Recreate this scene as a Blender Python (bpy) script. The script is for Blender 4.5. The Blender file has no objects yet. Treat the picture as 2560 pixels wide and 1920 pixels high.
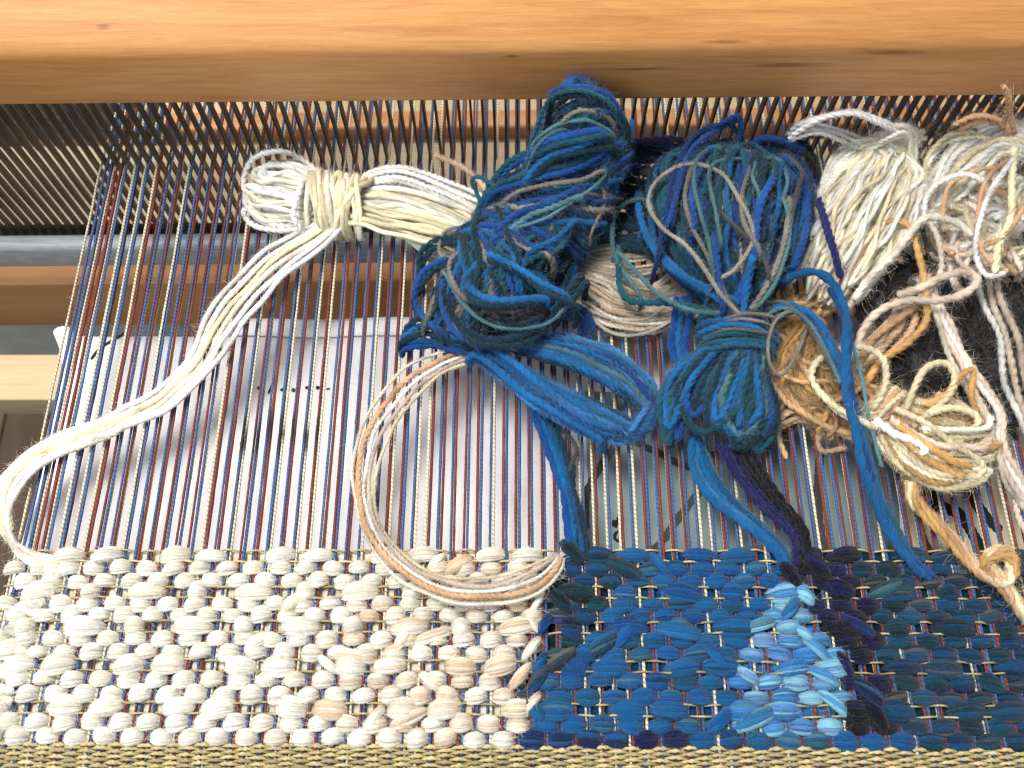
import bpy, math, random
import numpy as np
from mathutils import Vector, Matrix
random.seed(7); RNG = np.random.default_rng(7)
CM = 0.01                                    # everything below is written in centimetres

# ------------------------------------------------------------------ camera, world, lamps, exposure
S = bpy.context.scene
COL = S.collection
F, CX, CY, CAMH = 2216.0, 1300.0, 960.0, 32.0
PHI = math.radians(65.9)                     # the camera looks down onto the loom by this much
cam = bpy.data.cameras.new('camera'); cam_o = bpy.data.objects.new('camera', cam); COL.objects.link(cam_o)
cam.sensor_width = 36.0; cam.lens = 36.0 * F / 2560; cam.shift_x = -20 / 2560
cam.clip_start = 0.01; cam.clip_end = 20
cam_o.location = (0, 0, CAMH * CM); cam_o.rotation_euler = (math.pi / 2 - PHI, 0, 0)
cam.dof.use_dof = True; cam.dof.focus_distance = 0.335; cam.dof.aperture_fstop = 14
S.camera = cam_o

W = bpy.data.worlds.new('World'); S.world = W; W.use_nodes = True
W.node_tree.nodes['Background'].inputs[0].default_value = (0.86, 0.92, 1.0, 1)
W.node_tree.nodes['Background'].inputs[1].default_value = 0.31

def area_lamp(name, loc, target, size, power, colr):
    l = bpy.data.lights.new(name, 'AREA'); l.shape = 'RECTANGLE'; l.size, l.size_y = size[0] * CM, size[1] * CM
    l.energy = power; l.color = colr
    o = bpy.data.objects.new(name, l); COL.objects.link(o)
    o.location = Vector(loc) * CM
    o.rotation_euler = (Vector(target) - Vector(loc)).to_track_quat('-Z', 'Y').to_euler()
    return o
area_lamp('window_light', (-34, 24, 118), (0, 10, 0), (46, 40), 21.5, (1.0, 0.955, 0.88))
area_lamp('front_fill_light', (-60, -50, 80), (-4, 10, 0), (60, 50), 4.5, (0.9, 0.95, 1.0))  # added fill that brightens surfaces facing the weaver, no window there
area_lamp('rail_fill_light', (12, 66, 56), (8, 26, 7), (26, 8), 2.2, (1.0, 0.9, 0.72))  # added light to brighten the rail's sloping top, no lamp stands there

S.render.engine = 'CYCLES'
S.view_settings.view_transform = 'Standard'; S.view_settings.look = 'None'
S.view_settings.exposure = 0.0; S.view_settings.gamma = 1.0
S.cycles.use_denoising = True
S.cycles.max_bounces = 8; S.cycles.diffuse_bounces = 5; S.cycles.glossy_bounces = 3
S.cycles.filter_width = 1.2

# ------------------------------------------------------------------ photograph point -> place on the loom
K = 2560 / 2212.0
def ray(px, py):
    a = (px - CX) / F; b = (CY - py) / F
    return np.array([a, math.cos(PHI) + b * math.sin(PHI), -math.sin(PHI) + b * math.cos(PHI)])
def P(px, py, z=0.0):                        # the point seen there at height z above the warp
    d = ray(px, py); t = (z - CAMH) / d[2]
    return np.array([d[0] * t, d[1] * t, z])
def PV(px, py, y):                           # the point seen there on the upright plane y
    d = ray(px, py); t = y / d[1]
    return np.array([d[0] * t, y, CAMH + d[2] * t])
def D(dx, dy, z=0.0):
    p = P(dx * K, dy * K, z)                 # yarn stays on the weaver's side of the reed and rail
    lim = 24.15 + 0.0119 * p[0] - 0.35 * float(np.clip((z - 1.5) / 3, 0, 1))
    return PV(dx * K, dy * K, lim) if p[1] > lim else p

def lin(r, g, b):
    f = lambda c: (c / 255 / 12.92) if c / 255 <= 0.04045 else ((c / 255 + 0.055) / 1.055) ** 2.4
    return np.array([f(r), f(g), f(b)])

# ------------------------------------------------------------------ materials
def nodes(name):
    m = bpy.data.materials.new(name); m.use_nodes = True
    nt = m.node_tree; return m, nt, nt.nodes, nt.links, nt.nodes['Principled BSDF']

def wool(name, rough=0.95, sheen=0.12, bump=0.6, along=2.2, across=3.2, var=0.35, spec=0.12):
    m, nt, N, L, B = nodes(name)
    a = N.new('ShaderNodeAttribute'); a.attribute_name = 'yc'
    c = N.new('ShaderNodeAttribute'); c.attribute_name = 'col'
    mp = N.new('ShaderNodeMapping'); mp.inputs['Scale'].default_value = (along, across, across)
    L.new(a.outputs['Vector'], mp.inputs['Vector'])
    n = N.new('ShaderNodeTexNoise'); n.inputs['Scale'].default_value = 1.0; n.inputs['Detail'].default_value = 5; n.inputs['Roughness'].default_value = 0.65
    L.new(mp.outputs[0], n.inputs['Vector'])
    mr = N.new('ShaderNodeMapRange'); mr.inputs[1].default_value = 0.3; mr.inputs[2].default_value = 0.7
    mr.inputs[3].default_value = 1 - var; mr.inputs[4].default_value = 1 + var * 0.45
    L.new(n.outputs['Fac'], mr.inputs[0])
    v = N.new('ShaderNodeVectorMath'); v.operation = 'SCALE'
    L.new(c.outputs['Color'], v.inputs[0]); L.new(mr.outputs[0], v.inputs['Scale'])
    L.new(v.outputs[0], B.inputs['Base Color'])
    bp = N.new('ShaderNodeBump'); bp.inputs['Strength'].default_value = bump; bp.inputs['Distance'].default_value = 0.0004
    L.new(n.outputs['Fac'], bp.inputs['Height']); L.new(bp.outputs[0], B.inputs['Normal'])
    B.inputs['Roughness'].default_value = rough
    B.inputs['Sheen Weight'].default_value = sheen; B.inputs['Sheen Roughness'].default_value = 0.5
    B.inputs['Specular IOR Level'].default_value = spec
    return m
M_WOOL = wool('wool')
M_COTTON = wool('cotton_thread', rough=0.7, sheen=0.1, bump=0.35, along=9.0, across=1.6, var=0.22, spec=0.35)
M_WARP = wool('warp_cotton', rough=0.65, sheen=0.1, bump=0.3, along=6.0, across=1.6, var=0.25, spec=0.35)
def add_twist(m, pitch, depth):
    nt = m.node_tree; N, L = nt.nodes, nt.links; B = N['Principled BSDF']
    a = N.new('ShaderNodeAttribute'); a.attribute_name = 'yc'; sp = N.new('ShaderNodeSeparateXYZ'); L.new(a.outputs['Vector'], sp.inputs[0])
    def mth(op, x, y):
        q = N.new('ShaderNodeMath'); q.operation = op
        for i, v in enumerate((x, y)):
            if v is None: continue
            if isinstance(v, float): q.inputs[i].default_value = v
            else: L.new(v, q.inputs[i])
        return q.outputs[0]
    t = mth('MULTIPLY', sp.outputs[0], 2 * math.pi / pitch); w = mth('ADD', mth('MULTIPLY', mth('SINE', t, None), sp.outputs[1]), mth('MULTIPLY', mth('COSINE', t, None), sp.outputs[2]))
    mr = N.new('ShaderNodeMapRange'); mr.inputs[1].default_value = -0.9; mr.inputs[2].default_value = 0.2; mr.inputs[3].default_value = 1 - depth; mr.inputs[4].default_value = 1.08; L.new(w, mr.inputs[0])
    src = B.inputs['Base Color'].links[0].from_socket; v = N.new('ShaderNodeVectorMath'); v.operation = 'SCALE'; L.new(src, v.inputs[0]); L.new(mr.outputs[0], v.inputs['Scale']); L.new(v.outputs[0], B.inputs['Base Color'])
add_twist(M_WARP, 0.17, 0.5)  # shade in the twist grooves painted into the thread colour
M_LINEN = wool('linen_thread', rough=0.7, sheen=0.1, bump=0.6, along=7.0, across=2.0, var=0.35, spec=0.3)
def fuzz_mat():
    m, nt, N, L, B = nodes('wool_fibre')
    c = N.new('ShaderNodeAttribute'); c.attribute_name = 'col'
    L.new(c.outputs['Color'], B.inputs['Base Color'])
    B.inputs['Roughness'].default_value = 0.6; B.inputs['Sheen Weight'].default_value = 0.3
    return m
M_FUZZ = fuzz_mat()

def wood(name, light, dark, scale=(0.35, 6, 6), flecks=(), rough=0.42, coat=0.15, figure=0.5):
    """grain runs along x; flecks are dark mineral streaks at (x, y, z, half length, half height) in cm"""
    m, nt, N, L, B = nodes(name)
    tc = N.new('ShaderNodeTexCoord')
    cmv = N.new('ShaderNodeVectorMath'); cmv.operation = 'SCALE'; cmv.inputs['Scale'].default_value = 100
    L.new(tc.outputs['Object'], cmv.inputs[0])
    def noise(sc, det, dist=0.0, rgh=0.6):
        mp = N.new('ShaderNodeMapping'); mp.inputs['Scale'].default_value = sc
        L.new(cmv.outputs[0], mp.inputs['Vector'])
        n = N.new('ShaderNodeTexNoise'); n.inputs['Scale'].default_value = 1; n.inputs['Detail'].default_value = det
        n.inputs['Distortion'].default_value = dist; n.inputs['Roughness'].default_value = rgh
        L.new(mp.outputs[0], n.inputs['Vector']); return n
    broad = noise((0.06, 0.9, 0.9), 4, 0.8)
    fine = noise(scale, 6, 0.2, 0.7)
    pores = noise((scale[0] * 5, scale[1] * 4, scale[2] * 4), 3, 0, 0.8)
    def mix(a, b, fa, fb):
        x = N.new('ShaderNodeMath'); x.operation = 'MULTIPLY_ADD'; x.inputs[1].default_value = fa; L.new(a, x.inputs[0])
        y = N.new('ShaderNodeMath'); y.operation = 'MULTIPLY'; y.inputs[1].default_value = fb; L.new(b, y.inputs[0])
        L.new(y.outputs[0], x.inputs[2]); return x.outputs[0]
    f = mix(broad.outputs['Fac'], fine.outputs['Fac'], figure, 0.55)
    f = mix(f, pores.outputs['Fac'], 1.0, 0.18)
    r = N.new('ShaderNodeValToRGB')
    r.color_ramp.elements[0].position = 0.38; r.color_ramp.elements[0].color = (*dark, 1)
    r.color_ramp.elements[1].position = 0.80; r.color_ramp.elements[1].color = (*light, 1)
    L.new(f, r.inputs[0]); colr = r.outputs[0]
    for (x, y, z, hx, hz) in flecks:
        sb = N.new('ShaderNodeVectorMath'); sb.operation = 'SUBTRACT'; sb.inputs[1].default_value = (x, y, z)
        wv = N.new('ShaderNodeVectorMath'); wv.operation = 'MULTIPLY_ADD'
        wv.inputs[1].default_value = (0.0, 0.35, 0.35); L.new(fine.outputs['Color'], wv.inputs[0]); L.new(cmv.outputs[0], wv.inputs[2])
        L.new(wv.outputs[0], sb.inputs[0])
        ml = N.new('ShaderNodeVectorMath'); ml.operation = 'MULTIPLY'; ml.inputs[1].default_value = (1 / hx, 0.4, 1 / hz); L.new(sb.outputs[0], ml.inputs[0])
        ln = N.new('ShaderNodeVectorMath'); ln.operation = 'LENGTH'; L.new(ml.outputs[0], ln.inputs[0])
        mr = N.new('ShaderNodeMapRange'); mr.inputs[1].default_value = 1.15; mr.inputs[2].default_value = 0.2; mr.inputs[4].default_value = 0.6
        L.new(ln.outputs['Value'], mr.inputs[0])
        mx = N.new('ShaderNodeMix'); mx.data_type = 'RGBA'; L.new(mr.outputs[0], mx.inputs['Factor'])
        L.new(colr, mx.inputs['A']); mx.inputs['B'].default_value = (*(dark * 0.22), 1); colr = mx.outputs['Result']
    L.new(colr, B.inputs['Base Color'])
    bp = N.new('ShaderNodeBump'); bp.inputs['Strength'].default_value = 0.15; bp.inputs['Distance'].default_value = 0.0003
    L.new(pores.outputs['Fac'], bp.inputs['Height']); L.new(bp.outputs[0], B.inputs['Normal'])
    B.inputs['Roughness'].default_value = rough; B.inputs['Coat Weight'].default_value = coat; B.inputs['Coat Roughness'].default_value = 0.35
    return m

def plain(name, colr, rough=0.6, metal=0.0, nscale=40, var=0.15, bump=0.0, stretch=(1, 1, 1)):
    m, nt, N, L, B = nodes(name)
    tc = N.new('ShaderNodeTexCoord'); mp = N.new('ShaderNodeMapping'); mp.inputs['Scale'].default_value = stretch
    L.new(tc.outputs['Object'], mp.inputs['Vector'])
    n = N.new('ShaderNodeTexNoise'); n.inputs['Scale'].default_value = nscale; n.inputs['Detail'].default_value = 6
    L.new(mp.outputs[0], n.inputs['Vector'])
    r = N.new('ShaderNodeValToRGB'); c = np.array(colr)
    r.color_ramp.elements[0].position = 0.3; r.color_ramp.elements[0].color = (*(c * (1 - var)), 1)
    r.color_ramp.elements[1].position = 0.7; r.color_ramp.elements[1].color = (*np.minimum(c * (1 + var), 1), 1)
    L.new(n.outputs['Fac'], r.inputs[0]); L.new(r.outputs[0], B.inputs['Base Color'])
    if bump:
        bp = N.new('ShaderNodeBump'); bp.inputs['Strength'].default_value = bump; bp.inputs['Distance'].default_value = 0.0005
        L.new(n.outputs['Fac'], bp.inputs['Height']); L.new(bp.outputs[0], B.inputs['Normal'])
    B.inputs['Roughness'].default_value = rough; B.inputs['Metallic'].default_value = metal
    return m

# ------------------------------------------------------------------ object helpers
def tag(o, label=None, cat=None, group=None, kind=None):
    for k, v in (('label', label), ('category', cat), ('group', group), ('kind', kind)):
        if v: o[k] = v
    return o
def thing(name, loc, label, cat, group=None):
    o = bpy.data.objects.new(name, None); COL.objects.link(o)
    o.location = Vector(loc) * CM; o.empty_display_size = 0.01
    return tag(o, label, cat, group)
def world_loc(o):
    v = Vector((0, 0, 0))
    while o: v += o.location; o = o.parent
    return np.array(v)
def raw(name, V, faces, mat, parent=None, cols=None, yc=None, smooth=True, origin=None):
    """V in cm, world coordinates; faces: int array (n,3|4) or a list of them; ONE mesh object"""
    base = world_loc(parent) if parent else np.zeros(3)
    off = np.zeros(3)
    if origin is not None: off = np.asarray(origin) * CM - base
    me = bpy.data.meshes.new(name)
    V = np.asarray(V, float) * CM - base - off
    if not isinstance(faces, list) or np.ndim(faces[0]) == 1: faces = [faces]
    faces = [np.asarray(f, dtype=np.int64) for f in faces if len(f)]
    loops = np.concatenate([f.ravel() for f in faces]); tot = np.concatenate([np.full(len(f), f.shape[1]) for f in faces])
    start = np.concatenate([[0], np.cumsum(tot)[:-1]])
    me.vertices.add(len(V)); me.vertices.foreach_set('co', V.astype(np.float32).ravel())
    me.loops.add(len(loops)); me.loops.foreach_set('vertex_index', loops.astype(np.int32))
    me.polygons.add(len(tot)); me.polygons.foreach_set('loop_start', start.astype(np.int32)); me.polygons.foreach_set('loop_total', tot.astype(np.int32))
    me.update(calc_edges=True)
    me.polygons.foreach_set('use_smooth', np.full(len(tot), smooth))
    if cols is not None:
        a = me.attributes.new('col', 'FLOAT_COLOR', 'POINT')
        c4 = np.ones((len(V), 4), np.float32); c4[:, :3] = np.broadcast_to(cols, (len(V), 3)); a.data.foreach_set('color', c4.ravel())
    if yc is not None:
        a = me.attributes.new('yc', 'FLOAT_VECTOR', 'POINT'); a.data.foreach_set('vector', np.asarray(yc, np.float32).ravel())
    me.materials.append(mat)
    o = bpy.data.objects.new(name, me); COL.objects.link(o)
    if parent: o.parent = parent
    o.location = Vector(off)
    return o

def smooth_path(pts, step):
    """Catmull-Rom through pts, resampled evenly"""
    pts = np.asarray(pts, float)
    if len(pts) == 2: pts = np.array([pts[0], (pts[0] + pts[1]) / 2, pts[1]])
    p = np.vstack([2 * pts[0] - pts[1], pts, 2 * pts[-1] - pts[-2]])
    out = []
    for i in range(1, len(p) - 2):
        n = max(3, int(np.linalg.norm(p[i + 1] - p[i]) / step * 1.3))
        t = np.linspace(0, 1, n, endpoint=False)[:, None]
        out.append(0.5 * (2 * p[i] + (p[i + 1] - p[i - 1]) * t + (2 * p[i - 1] - 5 * p[i] + 4 * p[i + 1] - p[i + 2]) * t ** 2 + (3 * p[i] - p[i - 1] - 3 * p[i + 1] + p[i + 2]) * t ** 3))
    q = np.vstack(out + [p[-2][None]])
    d = np.r_[0, np.cumsum(np.linalg.norm(np.diff(q, axis=0), axis=1))]
    keep = np.r_[True, np.diff(d) > 1e-9]; q, d = q[keep], d[keep]
    n = max(4, int(d[-1] / step) + 1); s = np.linspace(0, d[-1], n)
    return np.stack([np.interp(s, d, q[:, k]) for k in range(3)], 1), s
def wobble(n_pts, s, amp, wl):
    """smooth random walk offset along a strand"""
    L = s[-1]; k = max(3, int(L / wl) + 2); c = RNG.normal(0, amp, (k, 3)); x = np.linspace(0, L, k)
    o = np.stack([np.interp(s, x, c[:, j]) for j in range(3)], 1)
    w = max(1, int(len(s) / k / 1.5))
    if w > 1:
        ker = np.ones(w) / w
        o = np.stack([np.convolve(np.pad(o[:, j], (w, w), 'edge'), ker, 'same')[w:-w] for j in range(3)], 1)
    return o
def frames(p):
    T = np.gradient(p, axis=0); T /= np.linalg.norm(T, axis=1)[:, None] + 1e-12
    Nn = np.empty_like(T)
    a = np.array([0, 0, 1.0]) if abs(T[0, 2]) < 0.9 else np.array([1.0, 0, 0])
    n = a - T[0] * a.dot(T[0]); n /= np.linalg.norm(n)
    for i in range(len(p)):
        n = n - T[i] * n.dot(T[i]); n = n / (math.sqrt(n.dot(n)) + 1e-12); Nn[i] = n
    return T, Nn, np.cross(T, Nn)

FUZZ = {}                                    # name of a thing -> list of (points, radial, colour, strand radius)
def tube(path, s, R, plies=2, pitch=0.5, sides=9, taper=True, twist0=None, lump=0.06, flat=1.0):
    T, Nn, Bb = frames(path); n = len(path)
    al = np.linspace(0, 2 * math.pi, sides, endpoint=False)
    if plies == 2: prof = 0.62 + 0.38 * np.abs(np.cos(al)) ** 1.1
    elif plies == 3: prof = 0.70 + 0.30 * np.abs(np.cos(1.5 * al))
    else: prof = np.ones(sides)
    ph = (RNG.uniform(0, 6.28) if twist0 is None else twist0) + (2 * math.pi * s / pitch if pitch else 0 * s)
    rr = (np.full(n, R) if np.isscalar(R) else np.asarray(R)) * (1 + lump * np.interp(s, np.linspace(0, s[-1], max(3, int(s[-1] / 0.3))), RNG.normal(0, 1, max(3, int(s[-1] / 0.3)))))
    if taper: rr[0] *= 0.25; rr[-1] *= 0.25
    ang = al[None] + ph[:, None]
    ring = (np.cos(ang)[..., None] * Nn[:, None] + np.sin(ang)[..., None] * Bb[:, None]) * (rr[:, None] * prof[None])[..., None]
    if flat != 1.0: ring[..., 2] *= flat
    V = (path[:, None] + ring).reshape(-1, 3)
    i = np.arange(n - 1)[:, None] * sides; j = np.arange(sides)[None]
    Q = np.stack([i + j, i + (j + 1) % sides, i + sides + (j + 1) % sides, i + sides + j], -1).reshape(-1, 4)
    off = RNG.uniform(0, 50)
    yc = np.stack([np.repeat(s, sides) + off, np.tile(np.cos(al), n) + off * 0.7, np.tile(np.sin(al), n)], 1)
    return V, Q, yc
def jitter_col(c, v=0.15):
    return np.clip(np.asarray(c) * (1 + RNG.normal(0, v)) * (1 + RNG.normal(0, v * 0.07, 3)), 0.0008, 0.92)
def strand(name, parent, path, s, R, colr, mat=None, plies=2, pitch=0.5, sides=9, fuzz=None, tone=0.16, **kw):
    """one yarn strand = one mesh object; colour drifts slowly along it as in hand-dyed yarn"""
    V, Q, yc = tube(path, s, R, plies, pitch, sides, **kw)
    c = jitter_col(colr); n = len(path)
    k = max(3, int(s[-1] / 0.5)); drift = np.interp(s, np.linspace(0, s[-1], k), RNG.normal(0, tone, k))
    cc = np.clip(c[None] * (1 + drift[:, None]), 0.0008, 0.93)
    cols = np.repeat(cc, len(V) // n, axis=0)
    o = raw(name, V, Q, mat or M_WOOL, parent, cols, yc)
    if fuzz: FUZZ.setdefault(fuzz[0], []).append((path, R if np.isscalar(R) else float(np.mean(R)), cc, fuzz[1]))
    return o
def hairs(name, parent, pts, cols, thick, taper):
    n, m = pts.shape[:2]
    hc = bpy.data.hair_curves.new(name); hc.add_curves([m] * n)
    hc.attributes['position'].data.foreach_set('vector', ((pts * CM) - world_loc(parent)).astype(np.float32).ravel())
    ra = hc.attributes.get('radius') or hc.attributes.new('radius', 'FLOAT', 'POINT')
    rad = np.tile(np.linspace(1, taper, m), n) * np.repeat(thick, m) * CM; ra.data.foreach_set('value', rad.astype(np.float32))
    ca = hc.attributes.new('col', 'FLOAT_COLOR', 'CURVE'); c4 = np.ones((n, 4), np.float32)
    c4[:, :3] = np.clip(cols, 0.001, 0.93); ca.data.foreach_set('color', c4.ravel())
    hc.materials.append(M_FUZZ)
    o = bpy.data.objects.new(name, hc); COL.objects.link(o); o.parent = parent; o['kind'] = 'stuff'
    return o
def make_fuzz(key, parent, density, length=0.35, thick=0.0016, curl=0.5, lay=28, lay_len=0.36, lay_thick=0.0034, lift=0.5):
    """the fibres of the wool as real hair curves: those lying along the strands, and stray ones standing off"""
    data = FUZZ.pop(key, []); A, AC = [], []; m = 5
    P0, D0, C0, L0 = [], [], [], []
    for path, R, cc, mm in data:
        n = len(path)
        if n < 4: continue
        ds = np.linalg.norm(path[1] - path[0]) + 1e-9; L = ds * (n - 1); T = np.gradient(path, axis=0); T /= np.linalg.norm(T, axis=1)[:, None] + 1e-9
        Rm = float(np.mean(R))
        k = int(L * lay * (0.5 + Rm / 0.2) + RNG.random())
        if k > 0:
            l = RNG.uniform(.5, 1.3, k) * min(lay_len, L * .8); s0 = RNG.uniform(-0.1 * L, L - .5 * l.clip(max=L)); r = RNG.normal(0, 1, (k, 3)); r[:, 2] = np.abs(r[:, 2]) - .25
            H = np.empty((k, m, 3)); li = RNG.exponential(lift, k) * Rm; tw = RNG.normal(1.1, .4, k)
            for q in range(m):
                f = q / (m - 1); x = np.clip((s0 + f * l) / ds, 0, n - 1); i0 = np.minimum(x.astype(int), n - 2); fr = (x - i0)[:, None]
                c = path[i0] * (1 - fr) + path[i0 + 1] * fr; t = T[i0]
                rr = r - t * (r * t).sum(1)[:, None]; rr /= np.linalg.norm(rr, axis=1)[:, None] + 1e-9
                cr = np.cross(t, rr); a = (f - .5) * tw
                d = rr * np.cos(a)[:, None] + cr * np.sin(a)[:, None]
                H[:, q] = c + d * (Rm * .86 + li * (abs(f - .35) ** 1.5 * 2.0))[:, None] + RNG.normal(0, .006, (k, 3))
            A.append(H); AC.append(cc[np.clip((s0 / ds).astype(int), 0, len(cc) - 1)] * (RNG.uniform(.62, 1.2, (k, 1)) if cc.mean() > .35 else RNG.uniform(.5, 1.6, (k, 1))))
        k = int(L * density * mm + RNG.random())
        if k < 1: continue
        i = RNG.integers(0, n - 1, k); t = T[i]
        r = RNG.normal(0, 1, (k, 3)); r[:, 2] = np.abs(r[:, 2]); r -= t * (r * t).sum(1)[:, None]; r /= np.linalg.norm(r, axis=1)[:, None] + 1e-9
        P0.append(path[i] + r * Rm * 0.8); sgn = RNG.choice([-1, 1], k)[:, None]
        D0.append(r * 0.7 + t * sgn * RNG.uniform(0.5, 1.4, (k, 1))); C0.append(cc[np.minimum(i, len(cc) - 1)]); L0.append(RNG.exponential(length, k).clip(0.08, length * 3.2))
    if A: hairs('wool_fibres', parent, np.concatenate(A), np.concatenate(AC), np.full(sum(len(a) for a in A), lay_thick) * 1.0, .5)
    if P0:
        p = np.concatenate(P0); d = np.concatenate(D0); c = np.concatenate(C0); l = np.concatenate(L0); n = len(p); m = 7
        pts = np.empty((n, m, 3)); pts[:, 0] = p; bend = RNG.normal(0, curl, (n, 3))
        for k in range(1, m):
            d = d / np.linalg.norm(d, axis=1)[:, None]; p = p + d * (l / (m - 1))[:, None]; pts[:, k] = p
            d = d + bend + RNG.normal(0, curl * 0.55, (n, 3))
        hairs('stray_fibres', parent, pts, c * 1.35 + 0.02, RNG.uniform(.8, 1.6, n) * thick, .5)

def bar(name, x0, x1, profile, mat, parent, skew=0.0, nx=2, wav=0.0):
    """a long rail along x with the given (y, z) outline; skew turns it a little about z"""
    pr = np.array(profile, float); m = len(pr); xs = np.linspace(x0, x1, nx)
    V = np.array([[x, y + skew * x, z] for x in xs for y, z in pr])
    i = np.arange(nx - 1)[:, None] * m; j = np.arange(m)[None]
    Q = np.stack([i + j, i + m + j, i + m + (j + 1) % m, i + (j + 1) % m], -1).reshape(-1, 4)
    caps = [np.arange(m)[::-1][None], (np.arange(m) + (nx - 1) * m)[None]]
    o = raw(name, V, [Q] + caps, mat, parent, smooth=True)
    me = o.data
    md = o.modifiers.new('edge_split', 'EDGE_SPLIT'); md.split_angle = math.radians(38)
    return o
def rounded(y0, y1, z0, z1, r, n=5):
    """rounded rectangle outline, counter-clockwise seen from -x"""
    out = []
    for (cy, cz, a0) in ((y1 - r, z1 - r, 0), (y0 + r, z1 - r, 90), (y0 + r, z0 + r, 180), (y1 - r, z0 + r, 270)):
        for k in range(n + 1):
            a = math.radians(a0 + 90 * k / n); out.append((cy + r * math.cos(a), cz + r * math.sin(a)))
    return out

# ------------------------------------------------------------------ palettes (real colours of the yarns)
IVORY, WHITE, CREAMY, BEIGE = lin(231, 225, 209), lin(233, 231, 227), lin(226, 214, 180), lin(206, 176, 144)
GOLD, PEACH, PINKISH = lin(190, 150, 94), lin(202, 164, 126), lin(216, 198, 182)
BLUE, ROYAL, TEAL, PETROL = lin(12, 92, 150), lin(14, 68, 138), lin(16, 76, 92), lin(8, 46, 62)
SEA, GREYY, CHAR, NAVY, INK = lin(76, 118, 126), lin(122, 118, 110), lin(62, 62, 64), lin(24, 26, 80), lin(14, 15, 22)
SKY, ICE, PERI = lin(56, 126, 190), lin(128, 186, 206), lin(104, 134, 192)
WARP_RED, WARP_BLUE, WARP_CREAM = lin(118, 50, 40), lin(60, 92, 144), lin(212, 204, 176)
TAN = lin(198, 182, 134)

# ------------------------------------------------------------------ the room under the loom
M_FLOOR = wood('floor_boards', lin(112, 86, 60), lin(52, 38, 26), scale=(0.5, 1.5, 1.5), rough=0.55, figure=0.9)
fl = raw('floor', [[-300, -300, -62], [300, -300, -62], [300, 300, -62], [-300, 300, -62]], [[0, 1, 2, 3]], plain('floor_base', lin(58, 42, 28), 0.7))
fl['kind'] = 'structure'
for k in range(14):                          # boards running away from the weaver, seen blurred past the selvedge
    x = -60 + k * 5.2; c = random.uniform(0.6, 1.4)
    V = np.array([[x, -60, -61.6], [x + 4.9, -60, -61.6], [x + 4.9 - 6, 120, -61.6], [x - 6, 120, -61.6], [x, -60, -61], [x + 4.9, -60, -61], [x + 4.9 - 6, 120, -61], [x - 6, 120, -61]])
    o = raw('floor_board', V, [[4, 5, 6, 7], [0, 4, 7, 3], [1, 2, 6, 5], [0, 1, 5, 4], [3, 7, 6, 2]], plain('floor_board_wood', np.clip(lin(124, 100, 76) * c, 0, 1), 0.6, nscale=9, var=0.3, stretch=(6, 1, 1)), fl, smooth=False)

# ------------------------------------------------------------------ beater: hand rail, reed, lower channel
SK = 0.0119                                   # the beater stands a little askew to the camera
RY = 25.4
beater = thing('beater', (0, RY, 0), 'wooden loom beater rail with steel reed below it, across the top', 'loom beater')
fz, ft = PV(1280, 256, 24.45)[2], PV(1280, 126, 24.45)[2]
flecks = [(PV(275, 40, 25.6)[0], 25.4, ft + 0.9, 0.28, 0.10), (PV(168, 243, 24.3)[0], 24.4, fz + 0.25, 0.35, 0.09), (PV(510, 244, 24.3)[0], 24.4, fz + 0.25, 0.4, 0.09),
          (PV(1580, 176, 24.4)[0], 24.5, PV(1580, 170, 24.4)[2], 1.8, 0.11), (PV(1990, 168, 24.4)[0], 24.5, PV(1990, 163, 24.4)[2], 1.6, 0.13), (PV(2240, 140, 24.4)[0], 24.5, PV(2240, 132, 24.4)[2], 1.7, 0.10),
          (PV(1280, 104, 24.4)[0], 24.5, ft - 0.1, 0.35, 0.10), (PV(1830, 84, 24.4)[0], 24.7, ft + 0.35, 0.9, 0.07)]
M_RAIL = wood('beech_rail', lin(224, 164, 98), lin(176, 113, 60), flecks=[(a, b - RY, c, d, e) for a, b, c, d, e in flecks])
prof = [(24.45, fz + 0.25), (24.5, fz + 0.12), (24.6, fz + 0.03), (24.75, fz), (27.4, fz), (27.4, ft + 1.9)]
prof += [(27.2, ft + 2.0), (26.6, ft + 1.98), (26.1, ft + 1.85), (25.8, ft + 1.66), (24.75, ft + 0.42), (24.6, ft + 0.22), (24.5, ft + 0.04), (24.455, ft - 0.15), (24.45, ft - 0.4)]
bar('hand_rail', -34, 34, prof[::-1], M_RAIL, beater, SK, nx=2)
ZB = PV(1280, 570, RY)[2]
M_REED = plain('reed_steel', lin(100, 94, 84), 0.42, 0.6, nscale=300, var=0.5, stretch=(1, 1, 0.15))
reed = raw('reed', *(lambda b: (b, [[0, 1, 2, 3], [4, 7, 6, 5], [0, 4, 5, 1], [1, 5, 6, 2], [2, 6, 7, 3], [3, 7, 4, 0]]))(
    np.array([[x, y + SK * x, z] for z in (ZB - 1.5, ZB) for x, y in ((-30, RY - 0.5), (30, RY - 0.5), (30, RY + 0.5), (-30, RY + 0.5))])), plain('reed_baulk', lin(20, 20, 20), 0.5), beater, smooth=False)
PITCH = 0.478; X0 = -18.25; NG = 86
wm = None
for k in range(-16, NG + 12):
    x = X0 + PITCH * (k + 0.5) * 1.012; y = RY + SK * x; w, d = 0.045, 0.17
    zt, zb = fz + 1.0, ZB
    if wm is None:
        V = np.array([[a, b, z] for z in (zb, zt) for a, b in ((-w, -d), (0, -d * 1.15), (w, -d), (w, d), (0, d * 1.15), (-w, d))])
        fcs = [[[i, (i + 1) % 6, 6 + (i + 1) % 6, 6 + i] for i in range(6)]]
        o = raw('reed_wire', V, fcs, M_REED, reed, smooth=False, origin=(0, 0, 0)); wm = o.data
    else:
        o = bpy.data.objects.new('reed_wire', wm); COL.objects.link(o); o.parent = reed
    o.location = Vector((x, y, 0)) * CM - Vector(world_loc(reed)); o.rotation_euler.z = RNG.normal(0, 0.02)
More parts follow.
